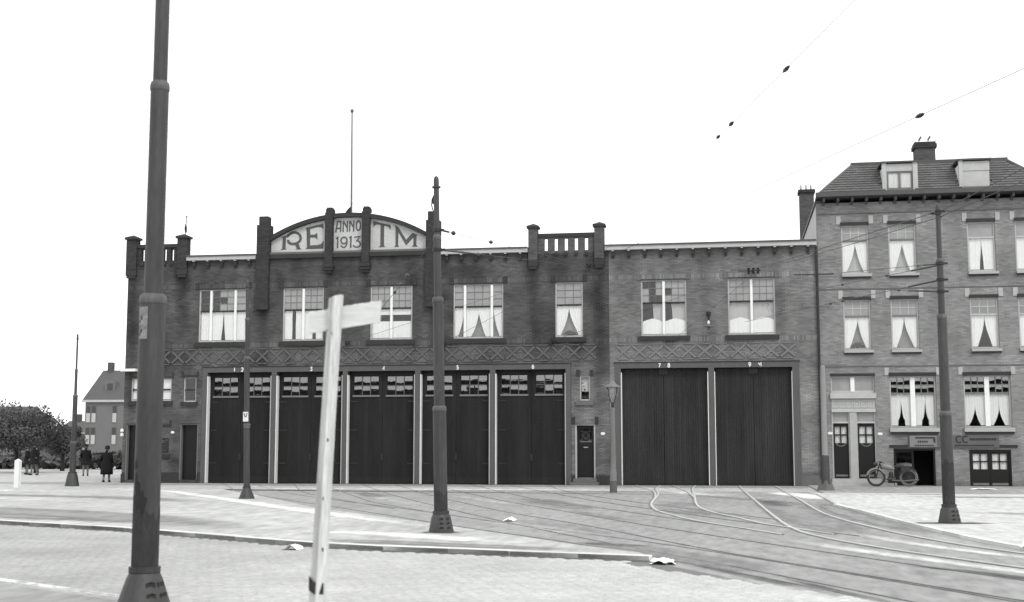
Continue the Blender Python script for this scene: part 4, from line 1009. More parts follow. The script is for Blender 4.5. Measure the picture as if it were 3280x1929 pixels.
for a, c in ((4.36, 5.10), (5.37, 6.18)):
    q = MB(); q.box(a, a+.05, .05, .3, .34, 3.135); q.box(c-.05, c, .05, .3, .34, 3.135); q.box(a+.05, c-.05, .05, .3, 2.67, 2.74); f = q.build('door_frame', M['offwhite'], house)
    pane(f, a+.05, c-.05, 2.74, 3.135, .12, 'obscured', .2)
    l = MB(); y = .17; l.box(a+.05, a+.13, y, y+.05, .34, 2.67); l.box(c-.13, c-.05, y, y+.05, .34, 2.67); l.box(a+.13, c-.13, y, y+.05, 2.53, 2.67); l.box(a+.13, c-.13, y, y+.05, .34, 1.83)
    xm = (a+c)/2; l.box(xm-.025, xm+.025, y+.002, y+.046, 1.83, 2.53); l.box(a+.13, xm-.025, y+.002, y+.046, 2.155, 2.205); l.box(xm+.025, c-.13, y+.002, y+.046, 2.155, 2.205)
    dl = l.build('door_leaf', M['black_door'], house)
    for p, q_ in ((a+.13, xm-.025), (xm+.025, c-.13)):
        for u, v in ((1.83, 2.155), (2.205, 2.53)): pane(dl, p, q_, u, v, y+.02, 'glass', .3); 
    curtain(dl, a+.11, c-.11, 1.80, 2.55, y+.075, m='curtain')
    l = MB(); l.stroke(arc(xm, 1.90, .22, .2, 200, 340, 10), .035, y-.02, y-.001); l.box(a+.12, c-.12, y-.02, y-.001, .42, .5); l.build('door_moulding', M['sash_grey'], dl)
q = MB(); q.box(4.2, 6.9, -.55, .33, .0, .17); q.build('step', M['stone_white'], house); q = MB(); q.box(4.3, 6.3, -.22, .33, .172, .335); q.build('step', M['stone_white'], house)
for x, z in ((4.28, 2.25), (6.34, 2.22)):
    q = MB(); q.prism([(x+.11*math.cos(i*math.pi/8), z+.06*math.sin(i*math.pi/8)) for i in range(16)], -.025, .0); q.build('house_number_plate', M['plate'], house)
# basement workshop: open doorway and double door, sign above
q = MB(); q.box(6.86, 6.93, .04, .3, .05, 1.60); q.box(8.48, 8.55, .04, .3, .05, 1.60); q.box(6.93, 8.48, .04, .3, 1.52, 1.60); f = q.build('door_frame', M['black_door'], house)
l = MB(); y = .2; l.box(6.93, 7.0, y, y+.05, .05, 1.52); l.box(7.62, 7.70, y, y+.05, .05, 1.52); l.box(7.0, 7.62, y, y+.05, .05, .85); l.box(7.0, 7.62, y, y+.05, 1.44, 1.52); dl = l.build('door_leaf', M['black_door'], house)
pane(dl, 7.0, 7.62, .85, 1.44, y+.02, 'dark', .3)
room(house, 6.95, 8.5, .1, 1.6, .33, 2.5)
q = MB(); q.box(9.92, 9.99, .06, .3, .02, 1.55); q.box(11.52, 11.59, .06, .3, .02, 1.55); q.box(9.99, 11.52, .06, .3, 1.46, 1.55); q.build('door_frame', M['black_door'], house)
for a, c in ((9.99, 10.75), (10.76, 11.52)):
    l = MB(); y = .12; l.box(a, a+.09, y, y+.05, .02, 1.46); l.box(c-.09, c, y, y+.05, .02, 1.46); l.box(a+.09, c-.09, y, y+.05, .02, .74); l.box(a+.09, c-.09, y, y+.05, 1.38, 1.46)
    xm = (a+c)/2; l.box(xm-.025, xm+.025, y+.002, y+.046, .74, 1.38); l.box(a+.09, xm-.025, y+.002, y+.046, 1.04, 1.085); l.box(xm+.025, c-.09, y+.002, y+.046, 1.04, 1.085)
    dl = l.build('door_leaf', M['black_door'], house)
    for p, q_ in ((a+.09, xm-.025), (xm+.025, c-.09)):
        for u, v in ((.74, 1.04), (1.085, 1.38)): pane(dl, p, q_, u, v, y+.02, 'glass', .3)
    curtain(dl, a+.06, c-.06, .7, 1.42, y+.07, m='curtain')
    l = MB(); l.box(a+.06, c-.06, y-.02, y-.001, .08, .17); l.build('kick_board', M['sash_grey'], dl)
for a, c in ((6.7, 7.45), (11.14, 11.85)):
    q = MB(); q.box(a, c, -.05, .0, 1.64, 1.75); q.build('hood_stone', M['iron'], house)
q = MB(); q.box(7.50, 11.12, -.09, -.001, 1.64, 2.15); sg = q.build('signboard', M['sign_board'], house)
q = MB(); q.box(7.52, 8.62, -.11, -.091, 1.66, 2.13); lp = q.build('sign_panel', M['sign_pale'], sg)
def sgl(fn, nm='sign_lettering', m='iron'):
    q = MB(); fn(q); return q.build(nm, M[m], sg)
sgl(lambda q: (q.box(7.75, 8.55, -.118, -.111, 2.02, 2.08), q.box(8.48, 8.56, -.1175, -.111, 1.84, 2.02)))
sgl(lambda q: [q.box(7.85+i*.085, 7.85+i*.085+.06, -.118, -.111, 1.85, 1.93) for i in range(5)])
sgl(lambda q: [q.box(7.72+i*.1, 7.72+i*.1+.075, -.118, -.111, 1.70, 1.755) for i in range(8)])
for i, x in enumerate((9.52, 9.78)): sgl(lambda q: q.stroke(arc(x, 1.985, .12, .135, 50, 310, 14), .055, -.10, -.091))
sgl(lambda q: [q.box(9.95+i*.108, 9.95+i*.108+.09, -.10, -.091, 1.945, 2.035) for i in range(10)])
sgl(lambda q: [q.box(9.35+i*.105, 9.35+i*.105+.085, -.10, -.091, 1.70, 1.76) for i in range(15)])
# eaves, mansard roof with rows of tiles, dormers, chimneys
q = MB(); q.box(H0-.05, H1+.1, -.62, -.48, 12.38, 12.57); q.build('gutter', M['zinc'], house)
q = MB(); q.box(H0-.03, H1+.1, -.479, .30, 12.37, 12.45); q.build('eaves_soffit', M['zinc'], house)
br = MB(); br.box(-.05, .05, -.42, -.001, -.1, .07); br.box(-.05, .05, -.12, -.001, -.2, -.1); me = br.mesh('eaves_bracket', M['zinc'])
for i in range(17): inst('eaves_bracket', me, house, (H0+.3+i*.6, 0, 12.295))
ex, rx0, rx1, ry, rz0, rz1 = 4.0, 5.70, 12.15, 1.42, 12.5, 14.14
q = MB()
q.poly([(ex, -.28, rz0), (H1, -.28, rz0), (rx1, ry, rz1), (rx0, ry, rz1)]); q.poly([(ex, 24.9, rz0), (ex, -.28, rz0), (rx0, ry, rz1), (rx0, 23.3, rz1)])
q.poly([(H1, -.28, rz0), (H1, 24.9, rz0), (rx1, 23.3, rz1), (rx1, ry, rz1)]); q.poly([(rx0, ry, rz1), (rx1, ry, rz1), (rx1, 23.3, rz1), (rx0, 23.3, rz1)]); q.poly([(H1, 24.9, rz0), (ex, 24.9, rz0), (rx0, 23.3, rz1), (rx1, 23.3, rz1)])
roof = q.build('roof', M['roof_tile'], house)
q = MB(); q.box(rx0-.1, rx1+.1, ry-.12, ry+.3, rz1-.14, rz1+.10); q.build('roof_ridge_band', M['zinc'], roof)
sl = Vector((0, ry+.28, rz1-rz0)); SL = sl.length; sl.normalize(); an = math.atan2(sl.z, sl.y)
rows = 12; rh = (SL-.1)/rows; tw = .245
tl = MB(); tl.poly([(-tw/2+.003, 0, .055), (tw/2-.003, 0, .055), (tw/2-.006, rh*1.15, .012), (-tw/2+.006, rh*1.15, .012)]); tl.poly([(-tw/2+.003, 0, 0), (tw/2-.003, 0, 0), (tw/2-.003, 0, .055), (-tw/2+.003, 0, .055)])
tl.poly([(-tw/2+.006, rh, 0), (-tw/2+.006, 0, 0), (-tw/2+.006, 0, .045), (-tw/2+.006, rh, .015)]); tl.poly([(tw/2-.006, 0, 0), (tw/2-.006, rh, 0), (tw/2-.006, rh, .015), (tw/2-.006, 0, .045)])
tm = []
for k in (.92, 1., 1.08): tl.t = [k]*4; tm.append(tl.mesh('roof_tile', M['roof_tile']))
rnd = random.Random(6)
for j in range(rows):
    t = (j*rh)/SL; xa, xb = ex + (rx0-ex)*t + .05, H1 + (rx1-H1)*t - .05; x = xa + tw/2
    while x < xb - tw/2:
        if not (6.78 < x < 8.2 and j < 9) and not (9.95 < x < 11.2 and j < 9):
            inst('roof_tile', tm[rnd.randrange(3)], roof, (x, -.28 + sl.y*j*rh, rz0 + sl.z*j*rh + .012), (an, 0, 0))
        x += tw
q = MB(); q.tube([(ex, -.28, rz0+.03), ((ex+rx0)/2, (-.28+ry)/2, (rz0+rz1)/2+.05), (rx0, ry, rz1+.05)], .06, 8); q.build('hip_ridge', M['roof_tile'], roof)
q = MB(); q.tube([(H1, -.28, rz0+.03), (rx1, ry, rz1+.05)], .06, 8); q.build('hip_ridge', M['roof_tile'], roof)
for k, (a, c) in enumerate(((6.80, 8.20), (9.96, 11.20))):
    q = MB(); yf = -.06; q.prism([(a, 12.6), (c, 12.6), (c, 13.72), (a, 13.72)], yf+.1, 1.2); dm = q.build('dormer', M['white'], roof)
    q = MB()
    if k == 0: q.box(a-.04, a+.14, yf-.05, yf+.099, 12.6, 13.9); q.box(c-.16, c+.04, yf-.05, yf+.099, 12.6, 13.86); q.box(a+.14, c-.16, yf, yf+.099, 13.5, 13.82)
    else: q.box(a-.02, a+.14, yf-.05, yf+.099, 12.6, 13.86); q.box(a+.14, c, yf, yf+.099, 13.42, 13.82)
    q.build('dormer_front', M['offwhite'], dm)
    q = MB(); q.prism([(a-.1, 13.86), (c+.08, 13.86), (c+.08, 13.93), (a-.1, 13.93)], yf-.12, 1.3); q.build('dormer_roof', M['zinc'], dm)
    if k == 0:
        q = MB(); q.box(a+.14, a+.21, yf+.02, yf+.099, 12.6, 13.5); q.box(c-.23, c-.16, yf+.02, yf+.099, 12.6, 13.5); xm = (a+c)/2-.01; q.box(xm-.04, xm+.04, yf+.02, yf+.098, 12.6, 13.5); q.box(a+.21, xm-.04, yf+.02, yf+.097, 13.44, 13.5); q.box(xm+.04, c-.23, yf+.02, yf+.097, 13.44, 13.5)
        wf = q.build('dormer_window', M['sash_grey'], dm)
        for p, u in ((a+.21, xm-.04), (xm+.04, c-.23)):
            pane(wf, p, u, 12.6, 13.44, yf+.06, 'glass', .2)
            curtain(wf, p, u, 12.62, 13.42, yf+.082, m='blind')
    else:
        q = MB(); q.box(a+.14, c-.01, yf+.03, yf+.098, 12.62, 13.42); q.build('dormer_shutter', M['offwhite'], dm)
q = MB(); q.box(8.63, 9.5, 3.0, 3.75, 14.0, 15.18); ch = q.build('chimney', M['pier_mid'], roof)
q = MB(); q.box(8.56, 9.57, 2.93, 3.82, 15.18, 15.36); q.box(8.60, 9.53, 2.97, 3.78, 15.36, 15.46); q.build('chimney_cap', M['pier_brick'], ch)
for x in (8.85, 9.25):
    q = MB(); q.tube([(x, 3.35, 15.46), (x, 3.35, 15.62), (x+.1, 3.33, 15.78)], .045, 8); q.build('chimney_pot', M['stone_mid'], ch)
q = MB(); q.box(4.05, 4.8, 13.6, 14.4, 12.1, 15.35); ch = q.build('chimney', M['pier_mid'], roof)
q = MB(); q.box(3.98, 4.87, 13.5, 14.5, 15.35, 15.52); q.build('chimney_cap', M['pier_brick'], ch)
for x in (4.15, 4.42, 4.68):
    q = MB(); q.lathe([(.045, 15.52), (.03, 15.85)], x, 14, 8); q.build('chimney_pot', M['stone_mid'], ch)

# ================================================================== POLES
def tram_pole(loc, label, joints=(2.4, 4.52, 5.75), rad=(.130, .104, .072, .054), top=7.0, base=(.24, .155, .34), clamps=(5.45, 5.84), lean=(0, 0), turn=0, paint='pole', slots=True, capped=True):
    r = empty('tram_pole', loc, label, 'tram pole', 'tall tubular tram wire poles'); r.rotation_euler = (lean[0], lean[1], 0)
    def part(b, name, m, sm=35):
        me = b.mesh(name, M[m]); o = bpy.data.objects.new(name, me); COL.objects.link(o); o.parent = r
        return autosmooth(o, sm)
    rb, rt, hb = base
    b = MB(); b.lathe([(rb, -.05), (rb, .02), (rb*.97, .05), (rt*1.18, hb*.86), (rt, hb)], n=24, tone=.95); bo = part(b, 'pole_base', paint)
    b = MB(); b.lathe([(rt*.9, hb), (rt*1.03, hb+.005), (rt*1.03, hb+.06), (rad[0]+.004, hb+.065)], n=24, tone=.7); part(b, 'base_collar', paint)
    if slots:
        for i in range(3):
            for d in (-.30, -.95):
                zz = hb*(.24+.25*i); rr = rb + (rt*1.18-rb)*(zz/(hb*.86)); a = d + turn - .35
                s = MB(); w_ = rb*.16; h_ = hb*.055; s.box(-.015, .004, -w_, w_, -h_, h_); s.poly([(.006, -w_, h_), (.006, w_, h_), (.03, 0, h_*1.6)])
                me = s.mesh('vent_slot', M['iron']); o = bpy.data.objects.new('vent_slot', me); COL.objects.link(o); o.parent = bo; o.location = (rr*math.cos(a), rr*math.sin(a), zz); o.rotation_euler = (0, 0, a)
    zz = [hb+.06] + list(joints) + [top-.1]
    b = MB(); tones = (.8, .92, 1.0, 1.05)
    for i in range(len(rad)):
        z0, z1 = zz[i], zz[i+1]
        if i == len(rad)-1 and not capped: z1 = top
        rr = rad[i]; sh = .035
        b.lathe([(rr, z0), (rr*.985, z1-sh), (rr*.93, z1-.012), (rad[i+1] if i+1 < len(rad) else rr*.9, z1)], n=24, tone=tones[i])
    part(b, 'shaft', paint)
    for i, z in enumerate(joints):
        b = MB(); rr = rad[i]; b.lathe([(rr+.001, z-.10), (rr+.006, z-.09), (rr+.006, z-.045), (rr*.97, z-.012), (rad[i+1]+.002, z+.004)], n=24, tone=1.9); part(b, 'joint_ring', paint)
    if capped:
        rr = rad[-1]; b = MB(); b.lathe([(rr*1.05, top-.22), (rr*1.6, top-.215), (rr*1.6, top-.19), (rr*1.0, top-.185), (rr*1.0, top-.06), (rr*.8, top-.01), (rr*.3, top+.02)], n=20); part(b, 'finial_cap', paint)
    for z in clamps:
        k = sum(z > j for j in joints); rr = rad[k]
        b = MB(); b.lathe([(rr, z-.03), (rr+.02, z-.028), (rr+.02, z+.028), (rr, z+.03)], n=20); b.box(rr, rr+.09, -.02, .02, z-.02, z+.02); part(b, 'wire_clamp', 'iron')
    return r
pM = tram_pole((-5.44, -32.16, .07), 'middle tram pole standing on the island, wires clamped near its round top', lean=(0, R(-1.2)), top=6.9)
pR = tram_pole((4.66, -27.28, .055), 'tram pole on the right pavement in front of the apartment house', clamps=(5.02, 5.28, 5.64, 6.8), top=6.95)
pS = tram_pole((-14.88, -17.86, .0), 'slim distant tram pole with a small white plate in front of door 1', rad=(.098, .085, .066, .05), base=(.27, .12, .40), clamps=(), top=6.95, lean=(0, R(-1.2)), slots=False, joints=(2.36, 4.52, 5.75))
pF = tram_pole((-27.6, -5.2, .0), 'far left tram pole beyond the left corner of the depot', clamps=(), top=6.5, base=(.30, .18, .55), rad=(.13, .1, .06, .04), joints=(1.9, 3.9, 5.0), slots=False)
pL = tram_pole((-5.80, -44.09, .01), 'big out of focus tram pole close to the camera with a torn poster', joints=(3.24, 5.48), rad=(.132, .095, .074), base=(.295, .152, .43), clamps=(), top=7.4, capped=False, turn=R(28))
def pole_part(parent, b, name, m): 
    me = b.mesh(name, M[m]); o = bpy.data.objects.new(name, me); COL.objects.link(o); o.parent = parent; return o
M['torn'] = mat('torn_poster', .22, .9, .6, 9, .2, 40, stretch=(1, 1, 1.6))
b = MB(); rr = .136
for j in range(10):
    for i in range(6):
        a0, a1 = R(190 + i*9), R(190 + (i+1)*9); z0, z1 = 2.77+j*.033, 2.77+(j+1)*.033
        if j < 7 and i < 3 and random.random() < .45: continue
        b.poly([(rr*math.cos(a0), rr*math.sin(a0), z0), (rr*math.cos(a1), rr*math.sin(a1), z0), (rr*math.cos(a1), rr*math.sin(a1), z1), (rr*math.cos(a0), rr*math.sin(a0), z1)])
o = pole_part(pL, b, 'torn_poster', 'torn'); o.rotation_euler = (0, 0, R(30))
M['tar'] = mat('tar_coat', .018, .7, .3, 6)
def blot(par, x0, z0, w_, h_, seed, r0=.1335):
    b = MB(); n = 22; pts = []
    for i in range(n):
        a = 2*math.pi*i/n; k = .75 + .5*noise.noise(Vector((math.cos(a)*1.3, math.sin(a)*1.3, seed))); pts.append((x0 + w_*k*math.cos(a), z0 + h_*k*math.sin(a)))
    m = len(pts)
    for i in range(m):
        j = (i+1) % m
        b.poly([((r0)*math.sin(x), -(r0)*math.cos(x), z) for x, z in (pts[i], pts[j], (x0, z0))])
    return pole_part(par, b, 'tar_patch', 'tar')
for q in ((-.30, 1.20, .42, .20, 1), (.15, 1.10, .34, .16, 2), (-.75, .95, .3, .26, 3), (-.62, 1.50, .24, .07, 4), (-.55, 1.33, .25, .12, 5), (.05, .88, .22, .06, 6)): blot(pL, *q)
def tar_sleeve(par, rad_, z0, ztop, seed, left=0.):
    b = MB(); n = 40; V0 = []; V1 = []
    for i in range(n):
        a = 2*math.pi*i/n; zt = ztop + .16*noise.noise(Vector((math.cos(a)*1.6, math.sin(a)*1.6, seed))) + .10*noise.noise(Vector((math.cos(a)*4, math.sin(a)*4, seed+3))) + left*max(0, math.cos(a-R(190)))**4
        V0.append((rad_*math.cos(a), rad_*math.sin(a), z0)); V1.append((rad_*.999*math.cos(a), rad_*.999*math.sin(a), zt))
    for i in range(n): j = (i+1) % n; b.poly([V0[i], V0[j], V1[j], V1[i]])
    return autosmooth(pole_part(par, b, 'tar_coat', 'tar_worn'))
M['tar_worn'] = mat('worn_tar', .03, .75, .45, 3, .35, 14, stretch=(2, 2, .7))
tar_sleeve(pL, .1338, .5, 1.02, 2., .3); tar_sleeve(pM, .1318, .40, .75, 5., .35); tar_sleeve(pR, .1318, .40, 1.3, 8.)
b = MB(); b.box(-.085, .085, -.115, -.105, 2.47, 2.77); pl = pole_part(pS, b, 'pole_plate', 'plate')
b = MB(); b.stroke([(-.05, 2.74), (-.02, 2.62), (.02, 2.62), (.05, 2.74)], .03, -.12, -.116); o = pole_part(pS, b, 'plate_mark', 'stone_mid'); o.parent = pl
b = MB(); b.lathe([(.1, 2.34), (.112, 2.345), (.112, 2.40), (.1, 2.405)], n=16); pole_part(pS, b, 'plate_band', 'stone_mid')

# low pale post on the footway, gas lamp, marker post
up = empty('utility_post', (3.58, -6.36, 0), 'pale square footed post with dark lower half beside the house entrance', 'post')
b = MB(); b.lathe([(.115, 1.35), (.11, 1.4), (.10, 4.3), (.085, 4.72), (.02, 4.75)], 3.58, -6.36, 16); autosmooth(b.build('upper_post', M['pole_pale'], up))
b = MB(); b.lathe([(.19, .3), (.16, .42), (.155, 1.3), (.12, 1.36)], 3.58, -6.36, 16, .8); autosmooth(b.build('lower_post', M['pole'], up))
b = MB(); b.lathe([(.34, 0), (.33, .06), (.21, .40), (.17, .42)], 3.58, -6.36, 4); b.build('post_foot', M['stone_mid'], up)
gl = empty('gas_lamp', (-4.2, -8.95, 0), 'old gas street lamp with a glazed lantern in front of the annex', 'street lamp')
b = MB(); b.lathe([(.13, 0), (.125, .75), (.105, .8), (.10, 1.2), (.085, 2.9), (.05, 3.12)], -4.2, -8.95, 14); autosmooth(b.build('post', M['sash_grey'], gl))
b = MB(); b.lathe([(.137, 0), (.133, .42), (.127, .44)], -4.2, -8.95, 14); autosmooth(b.build('post_foot', M['grey_paint'], gl))
b = MB(); b.lathe([(.05, 3.12), (.06, 3.2), (.04, 3.3)], -4.2, -8.95, 12); b.build('collar', M['iron'], gl)
b = MB()
for i in range(4):
    a = math.pi/4 + i*math.pi/2; c, s = math.cos(a), math.sin(a)
    b.tube([(-4.2+.05*c, -8.95+.05*s, 3.28), (-4.2+.20*c, -8.95+.20*s, 3.55), (-4.2+.24*c, -8.95+.24*s, 3.86)], .014, 6)
b.build('lantern_frame', M['iron'], gl)
b = MB(); b.lathe([(.045, 3.28), (.185, 3.55), (.225, 3.86)], -4.2, -8.95, 4); b.f = b.f[:-2]; b.t = b.t[:-2]; b.m = b.m[:-2]; b.build('lantern_glass', M['glass'], gl)
b = MB(); b.lathe([(.31, 3.86), (.30, 3.89), (.13, 3.99), (.09, 4.06), (.03, 4.10)], -4.2, -8.95, 16); autosmooth(b.build('lantern_hood', M['sash_grey'], gl))
mk = MB(); mk.box(-28.33, -28.13, -8.52, -8.32, 0, 1.12); mk.poly([(-28.33, -8.52, 1.12), (-28.13, -8.52, 1.12), (-28.23, -8.42, 1.2)]); mk.poly([(-28.13, -8.52, 1.12), (-28.13, -8.32, 1.12), (-28.23, -8.42, 1.2)])
tag(mk.build('marker_post', M['white'], None, org=(-28.23, -8.42, 0)), 'short white marker post standing alone at the far left edge', 'post')

# ================================================================== WOODEN CROSS SIGN
cr = empty('wooden_cross', (-2.64, -48.4, 0), 'raw wooden cross with a skewed crossboard standing close to the camera', 'wooden cross')
def slanted(zs, cx, half, rid, m, name, par, toney):
    b = MB(); n = len(zs)
    ring = []
    for z in zs:
        c = cx(z); ring.append([(c-half(z), -48.43, z), (c+rid(z), -48.472, z), (c+half(z), -48.43, z), (c+half(z)*.98, -48.375, z), (c-half(z)*.98, -48.375, z)])
    for i in range(n-1):
        for k in range(5):
            l = (k+1) % 5; b.poly([ring[i][k], ring[i][l], ring[i+1][l], ring[i+1][k]], toney[k])
    b.poly(ring[-1]); b.poly(ring[0][::-1])
    # slanting sawn top
    return b.build(name, M[m], par)
zs = [0, .35, .72, 1.1, 1.5, 1.9, 2.25, 2.5]
po = slanted(zs, lambda z: -2.632 + .0525*z + .004*math.sin(z*2.1), lambda z: .0445 + .004*math.sin(z*1.7+1), lambda z: .004 + .006*math.sin(z*1.1), 'rough_wood', 'post', cr, (.80, 1.04, 1., 1., .9))  # left face toned darker: the post's shaded side put into the colour
c = -2.632+.0525*2.5+.004*math.sin(5.25); h = .0445+.004*math.sin(5.25)
b = MB(); t = .012
f0 = [(c-h, -48.43, 2.5), (c+.004, -48.472, 2.5), (c+h, -48.43, 2.5), (c+h*.98, -48.375, 2.5), (c-h*.98, -48.375, 2.5)]
dz = [.150, .162, .176, .176, .150]; f1 = [(x+.008, y, z+d) for (x, y, z), d in zip(f0, dz)]
for k in range(5): l = (k+1) % 5; b.poly([f0[k], f0[l], f1[l], f1[k]], (.80, 1.04, 1, 1, .9)[k])  # head repeats the painted light and shade of the post faces
b.poly(f1); b.build('post_head', M['rough_wood'], cr)
b = MB(); n = 26; rnd = random.Random(9)
tp = []; bt = []
for i in range(n+1):
    u = i/n; x = -2.689 + .476*u; s_ = .155*(x+2.45)
    j = (.006*noise.noise(Vector((u*14, 2, 0))) - (.008 if .05 < u < .35 and i % 3 == 0 else 0) + .004*noise.noise(Vector((u*50, 7, 0))))
    tp.append((x, 2.573+.0 + .132*(u) * 1 * .5 + j)); bt.append((x, 2.431 + .066*u))
pts = bt + [(tp[-1][0]+.008, tp[-1][1])] + tp[-2:0:-1] + [(tp[0][0]+.004, tp[0][1])]
b.prism(pts, -48.372, -48.350)
b.build('crossboard', M['rough_board'], cr)
b = MB()
for zz in (.83,):
    cc = -2.632+.0525*zz; hh = .049
    b.poly([(cc-hh, -48.434, zz-.035), (cc+.0, -48.4765, zz-.055), (cc+.0, -48.4765, zz+.02), (cc-hh, -48.434, zz+.055)]); b.poly([(cc, -48.4765, zz-.055), (cc+hh, -48.434, zz-.06), (cc+hh, -48.434, zz+.01), (cc, -48.4765, zz+.02)])
b.build('tar_mark', M['tar_worn'], cr)
for z, dx in ((1.74, .018), (1.05, .025), (1.37, .012)):
    x = -2.632 + .0525*z + .004*math.sin(z*2.1) + dx; y = -48.472 + .042*dx/.046 - .001
    b = MB(); pts_ = [(x+.009*math.cos(i*math.pi/5), z+.013*math.sin(i*math.pi/5)) for i in range(10)]; b.prism(pts_, y-.004, y+.012); b.build('knot', M['bark'], cr)
for x, z in ((-2.53, 2.44), (-2.50, 2.42)):
    b = MB(); b.lathe([(.004, z-.004), (.006, z), (.003, z+.004)], x, -48.474, 8); b.build('nail', M['stone_mid'], cr)

# ================================================================== FLAGS, FLAGPOLE, LAMP
fp = empty('flagpole', (-17.9, 3.0, 10.3), 'tall thin bare flagpole rising from the roof behind the date gable', 'flagpole')
b = MB(); b.tube([(-17.90, 3, 10.3), (-17.93, 3, 14), (-17.96, 3, 18.0)], [.06, .05, .035], 10); autosmooth(b.build('pole', M['sash_grey'], fp))
b = MB(); b.lathe([(.02, 17.98), (.08, 18.03), (.09, 18.1), (.05, 18.17), (.01, 18.19)], -17.96, 3, 10); autosmooth(b.build('ball', M['stone_mid'], fp))
def flag(loc, pts, cloth, label, bracket=None, nm='flag'):
    r = empty(nm, loc, label, 'flag', 'small furled flags on the depot roof')
    x0, y0, z0 = loc
    b = MB(); b.tube([(x0+x, y0, z0+z) for x, z in pts], .022, 6); b.build('staff', M['sash_grey'], r)
    b = MB(); e = pts[-1]; b.lathe([(.01, z0+e[1]-.02), (.045, z0+e[1]+.02), (.045, z0+e[1]+.05), (.01, z0+e[1]+.08)], x0+e[0], y0, 8); b.build('ball', M['stone_mid'], r)
    if cloth:
        b = MB(); n = len(cloth); 
        for d0, d1, s in ((-.05, -.03, 1.), (-.028, -.005, .8), (.0, .03, .9)):
            b.prism([(x0+x*s+(1-s)*cloth[0][0], z0+z) for x, z in cloth], y0+d0, y0+d1)
        b.build('cloth', M['flag'], r)
    if bracket:
        b = MB(); b.tube([(x0+x, y0, z0+z) for x, z in bracket], .028, 6); b.build('bracket', M['iron'], r)
flag((-17.45, .55, 12.2), [(0, 0), (.08, .25), (.28, .75)], [(.26, .62), (.22, .30), (.16, .16), (-.02, .14), (-.06, .25), (.05, .45), (.18, .58)], 'small dark furled flag on a leaning staff between the two gable piers')
flag((-13.05, -.05, 12.2), [(0, .1), (-.05, .6), (-.02, 1.05)], [(-.03, .95), (.02, .72), (-.02, .60), (-.08, .50), (-.16, .55), (-.15, .72), (-.08, .88)], 'small furled flag on a curved bracket beside the top of the middle pole', [(0, .12), (-.10, .25), (-.16, .50), (-.15, .58)])
flag((-25.33, .45, 11.6), [(0, 0), (.02, .5), (.04, .95)], [(.0, .62), (.06, .50), (.07, .22), (.0, .2), (-.04, .4)], 'thin bare looking flagstaff behind the left corner pier')
wl = empty('wall_lamp', (-.76, 0, 7.4), 'glass wall lamp with flat shade hanging between the two annex windows', 'lamp')
b = MB(); b.tube([(-.76, 0, 7.45), (-.76, -.25, 7.5), (-.76, -.42, 7.42)], .03, 8); b.box(-.86, -.66, -.03, 0, 7.36, 7.54); b.build('bracket', M['iron'], wl)
b = MB(); b.lathe([(.02, 7.12), (.06, 7.15), (.03, 7.2), (.07, 7.26), (.03, 7.31), (.07, 7.37), (.02, 7.44)], -.76, -.42, 12); autosmooth(b.build('insulator', M['porcelain'], wl))
b = MB(); b.lathe([(.03, 6.95), (.055, 6.99), (.05, 7.06), (.025, 7.12)], -.76, -.42, 12); autosmooth(b.build('bulb', M['plate'], wl))
b = MB(); b.lathe([(.20, 6.84), (.20, 6.86), (.06, 6.96), (.03, 6.97)], -.76, -.42, 16); b.lathe([(.02, 6.70), (.06, 6.76), (.05, 6.84)], -.76, -.42, 12); autosmooth(b.build('shade', M['stone_mid'], wl))

# ================================================================== OVERHEAD WIRES
def wire(a, b_, label, sag=.1, r=.007, ins=(), bead=.05, thick=None, name='overhead_wire'):
    a, b_ = Vector(a), Vector(b_); root = empty(name, a, label, 'wire', 'overhead tram wires')
    P = [a.lerp(b_, t/24) - Vector((0, 0, 4*sag*(t/24)*(1-t/24))) for t in range(25)]
    m = MB(); m.tube(P, r*1.1, 6); m.build('wire', M['wire'], root)
    d = (b_-a).normalized()
    for t, L_, k in ins:
        p = a.lerp(b_, t) - Vector((0, 0, 4*sag*t*(1-t)))
        m = MB(); q = 9; m.tube([p + d*L_*(i/q-.5) for i in range(q+1)], [max(.006, bead*k*math.sin(math.pi*i/q)**.7*(1 if i % 2 else .82)) for i in range(q+1)], 8); m.build('insulator', M['porcelain'], root)
    if thick:
        m = MB(); m.tube([a.lerp(b_, thick*i/4) - Vector((0, 0, 4*sag*thick*i/4*(1-thick*i/4))) for i in range(5)], .022, 6); m.build('strain_rod', M['iron'], root)
    return root
F1 = (-5.99, -.18, 9.68); F2 = (1.2, -.24, 9.3)
wire(F1, (12.44, -44.91, 9.21), 'long faint wire rising from the depot wall to the upper right past the house chimney', .0, .006, [(.573, .42, 1.2)])
wire((-5.9, -.18, 9.75), (7.39, -44.91, 11.70), 'wire with three dark spindle insulators high in the empty sky', .0, .005, [(.434, .34, 1.0), (.462, .44, 1.15), (.561, .52, 1.15)])
wire(F1, (-17.08, -.18, 6.38), 'slanting wire over the depot wall running down to the insulator by the cross', .0)
wire((-6.0, -.2, 9.63), (-12.55, -.18, 6.32), 'steeper slanting wire over the depot wall ending beside the middle pole', .0)
RT = Vector((4.66, -27.28, 6.86))
wire(F2, RT, 'upper wire from the annex wall insulators to the top of the right pole', .0, .009, [(.985, .3, .9)])
wire((1.0, -.24, 9.22), RT + Vector((.12, .0, -.1)), 'second wire just below it from the annex wall to the right pole', .06, .008, [(.99, .3, .9)])
wire(RT + Vector((.05, 0, .0)), (8.9, -56.0, 6.2), 'wire leaving the right pole top towards the right edge over the eaves', .0, .008)
wire(RT + Vector((.1, 0, -.1)), (9.0, -56.0, 5.5), 'second wire leaving the right pole top in front of the second dormer', .0, .008)
wire((1.1, -.24, 9.2), (-7.6, -.18, 6.36), 'slanting wire across the annex from the insulators to the left of its first window', .0)
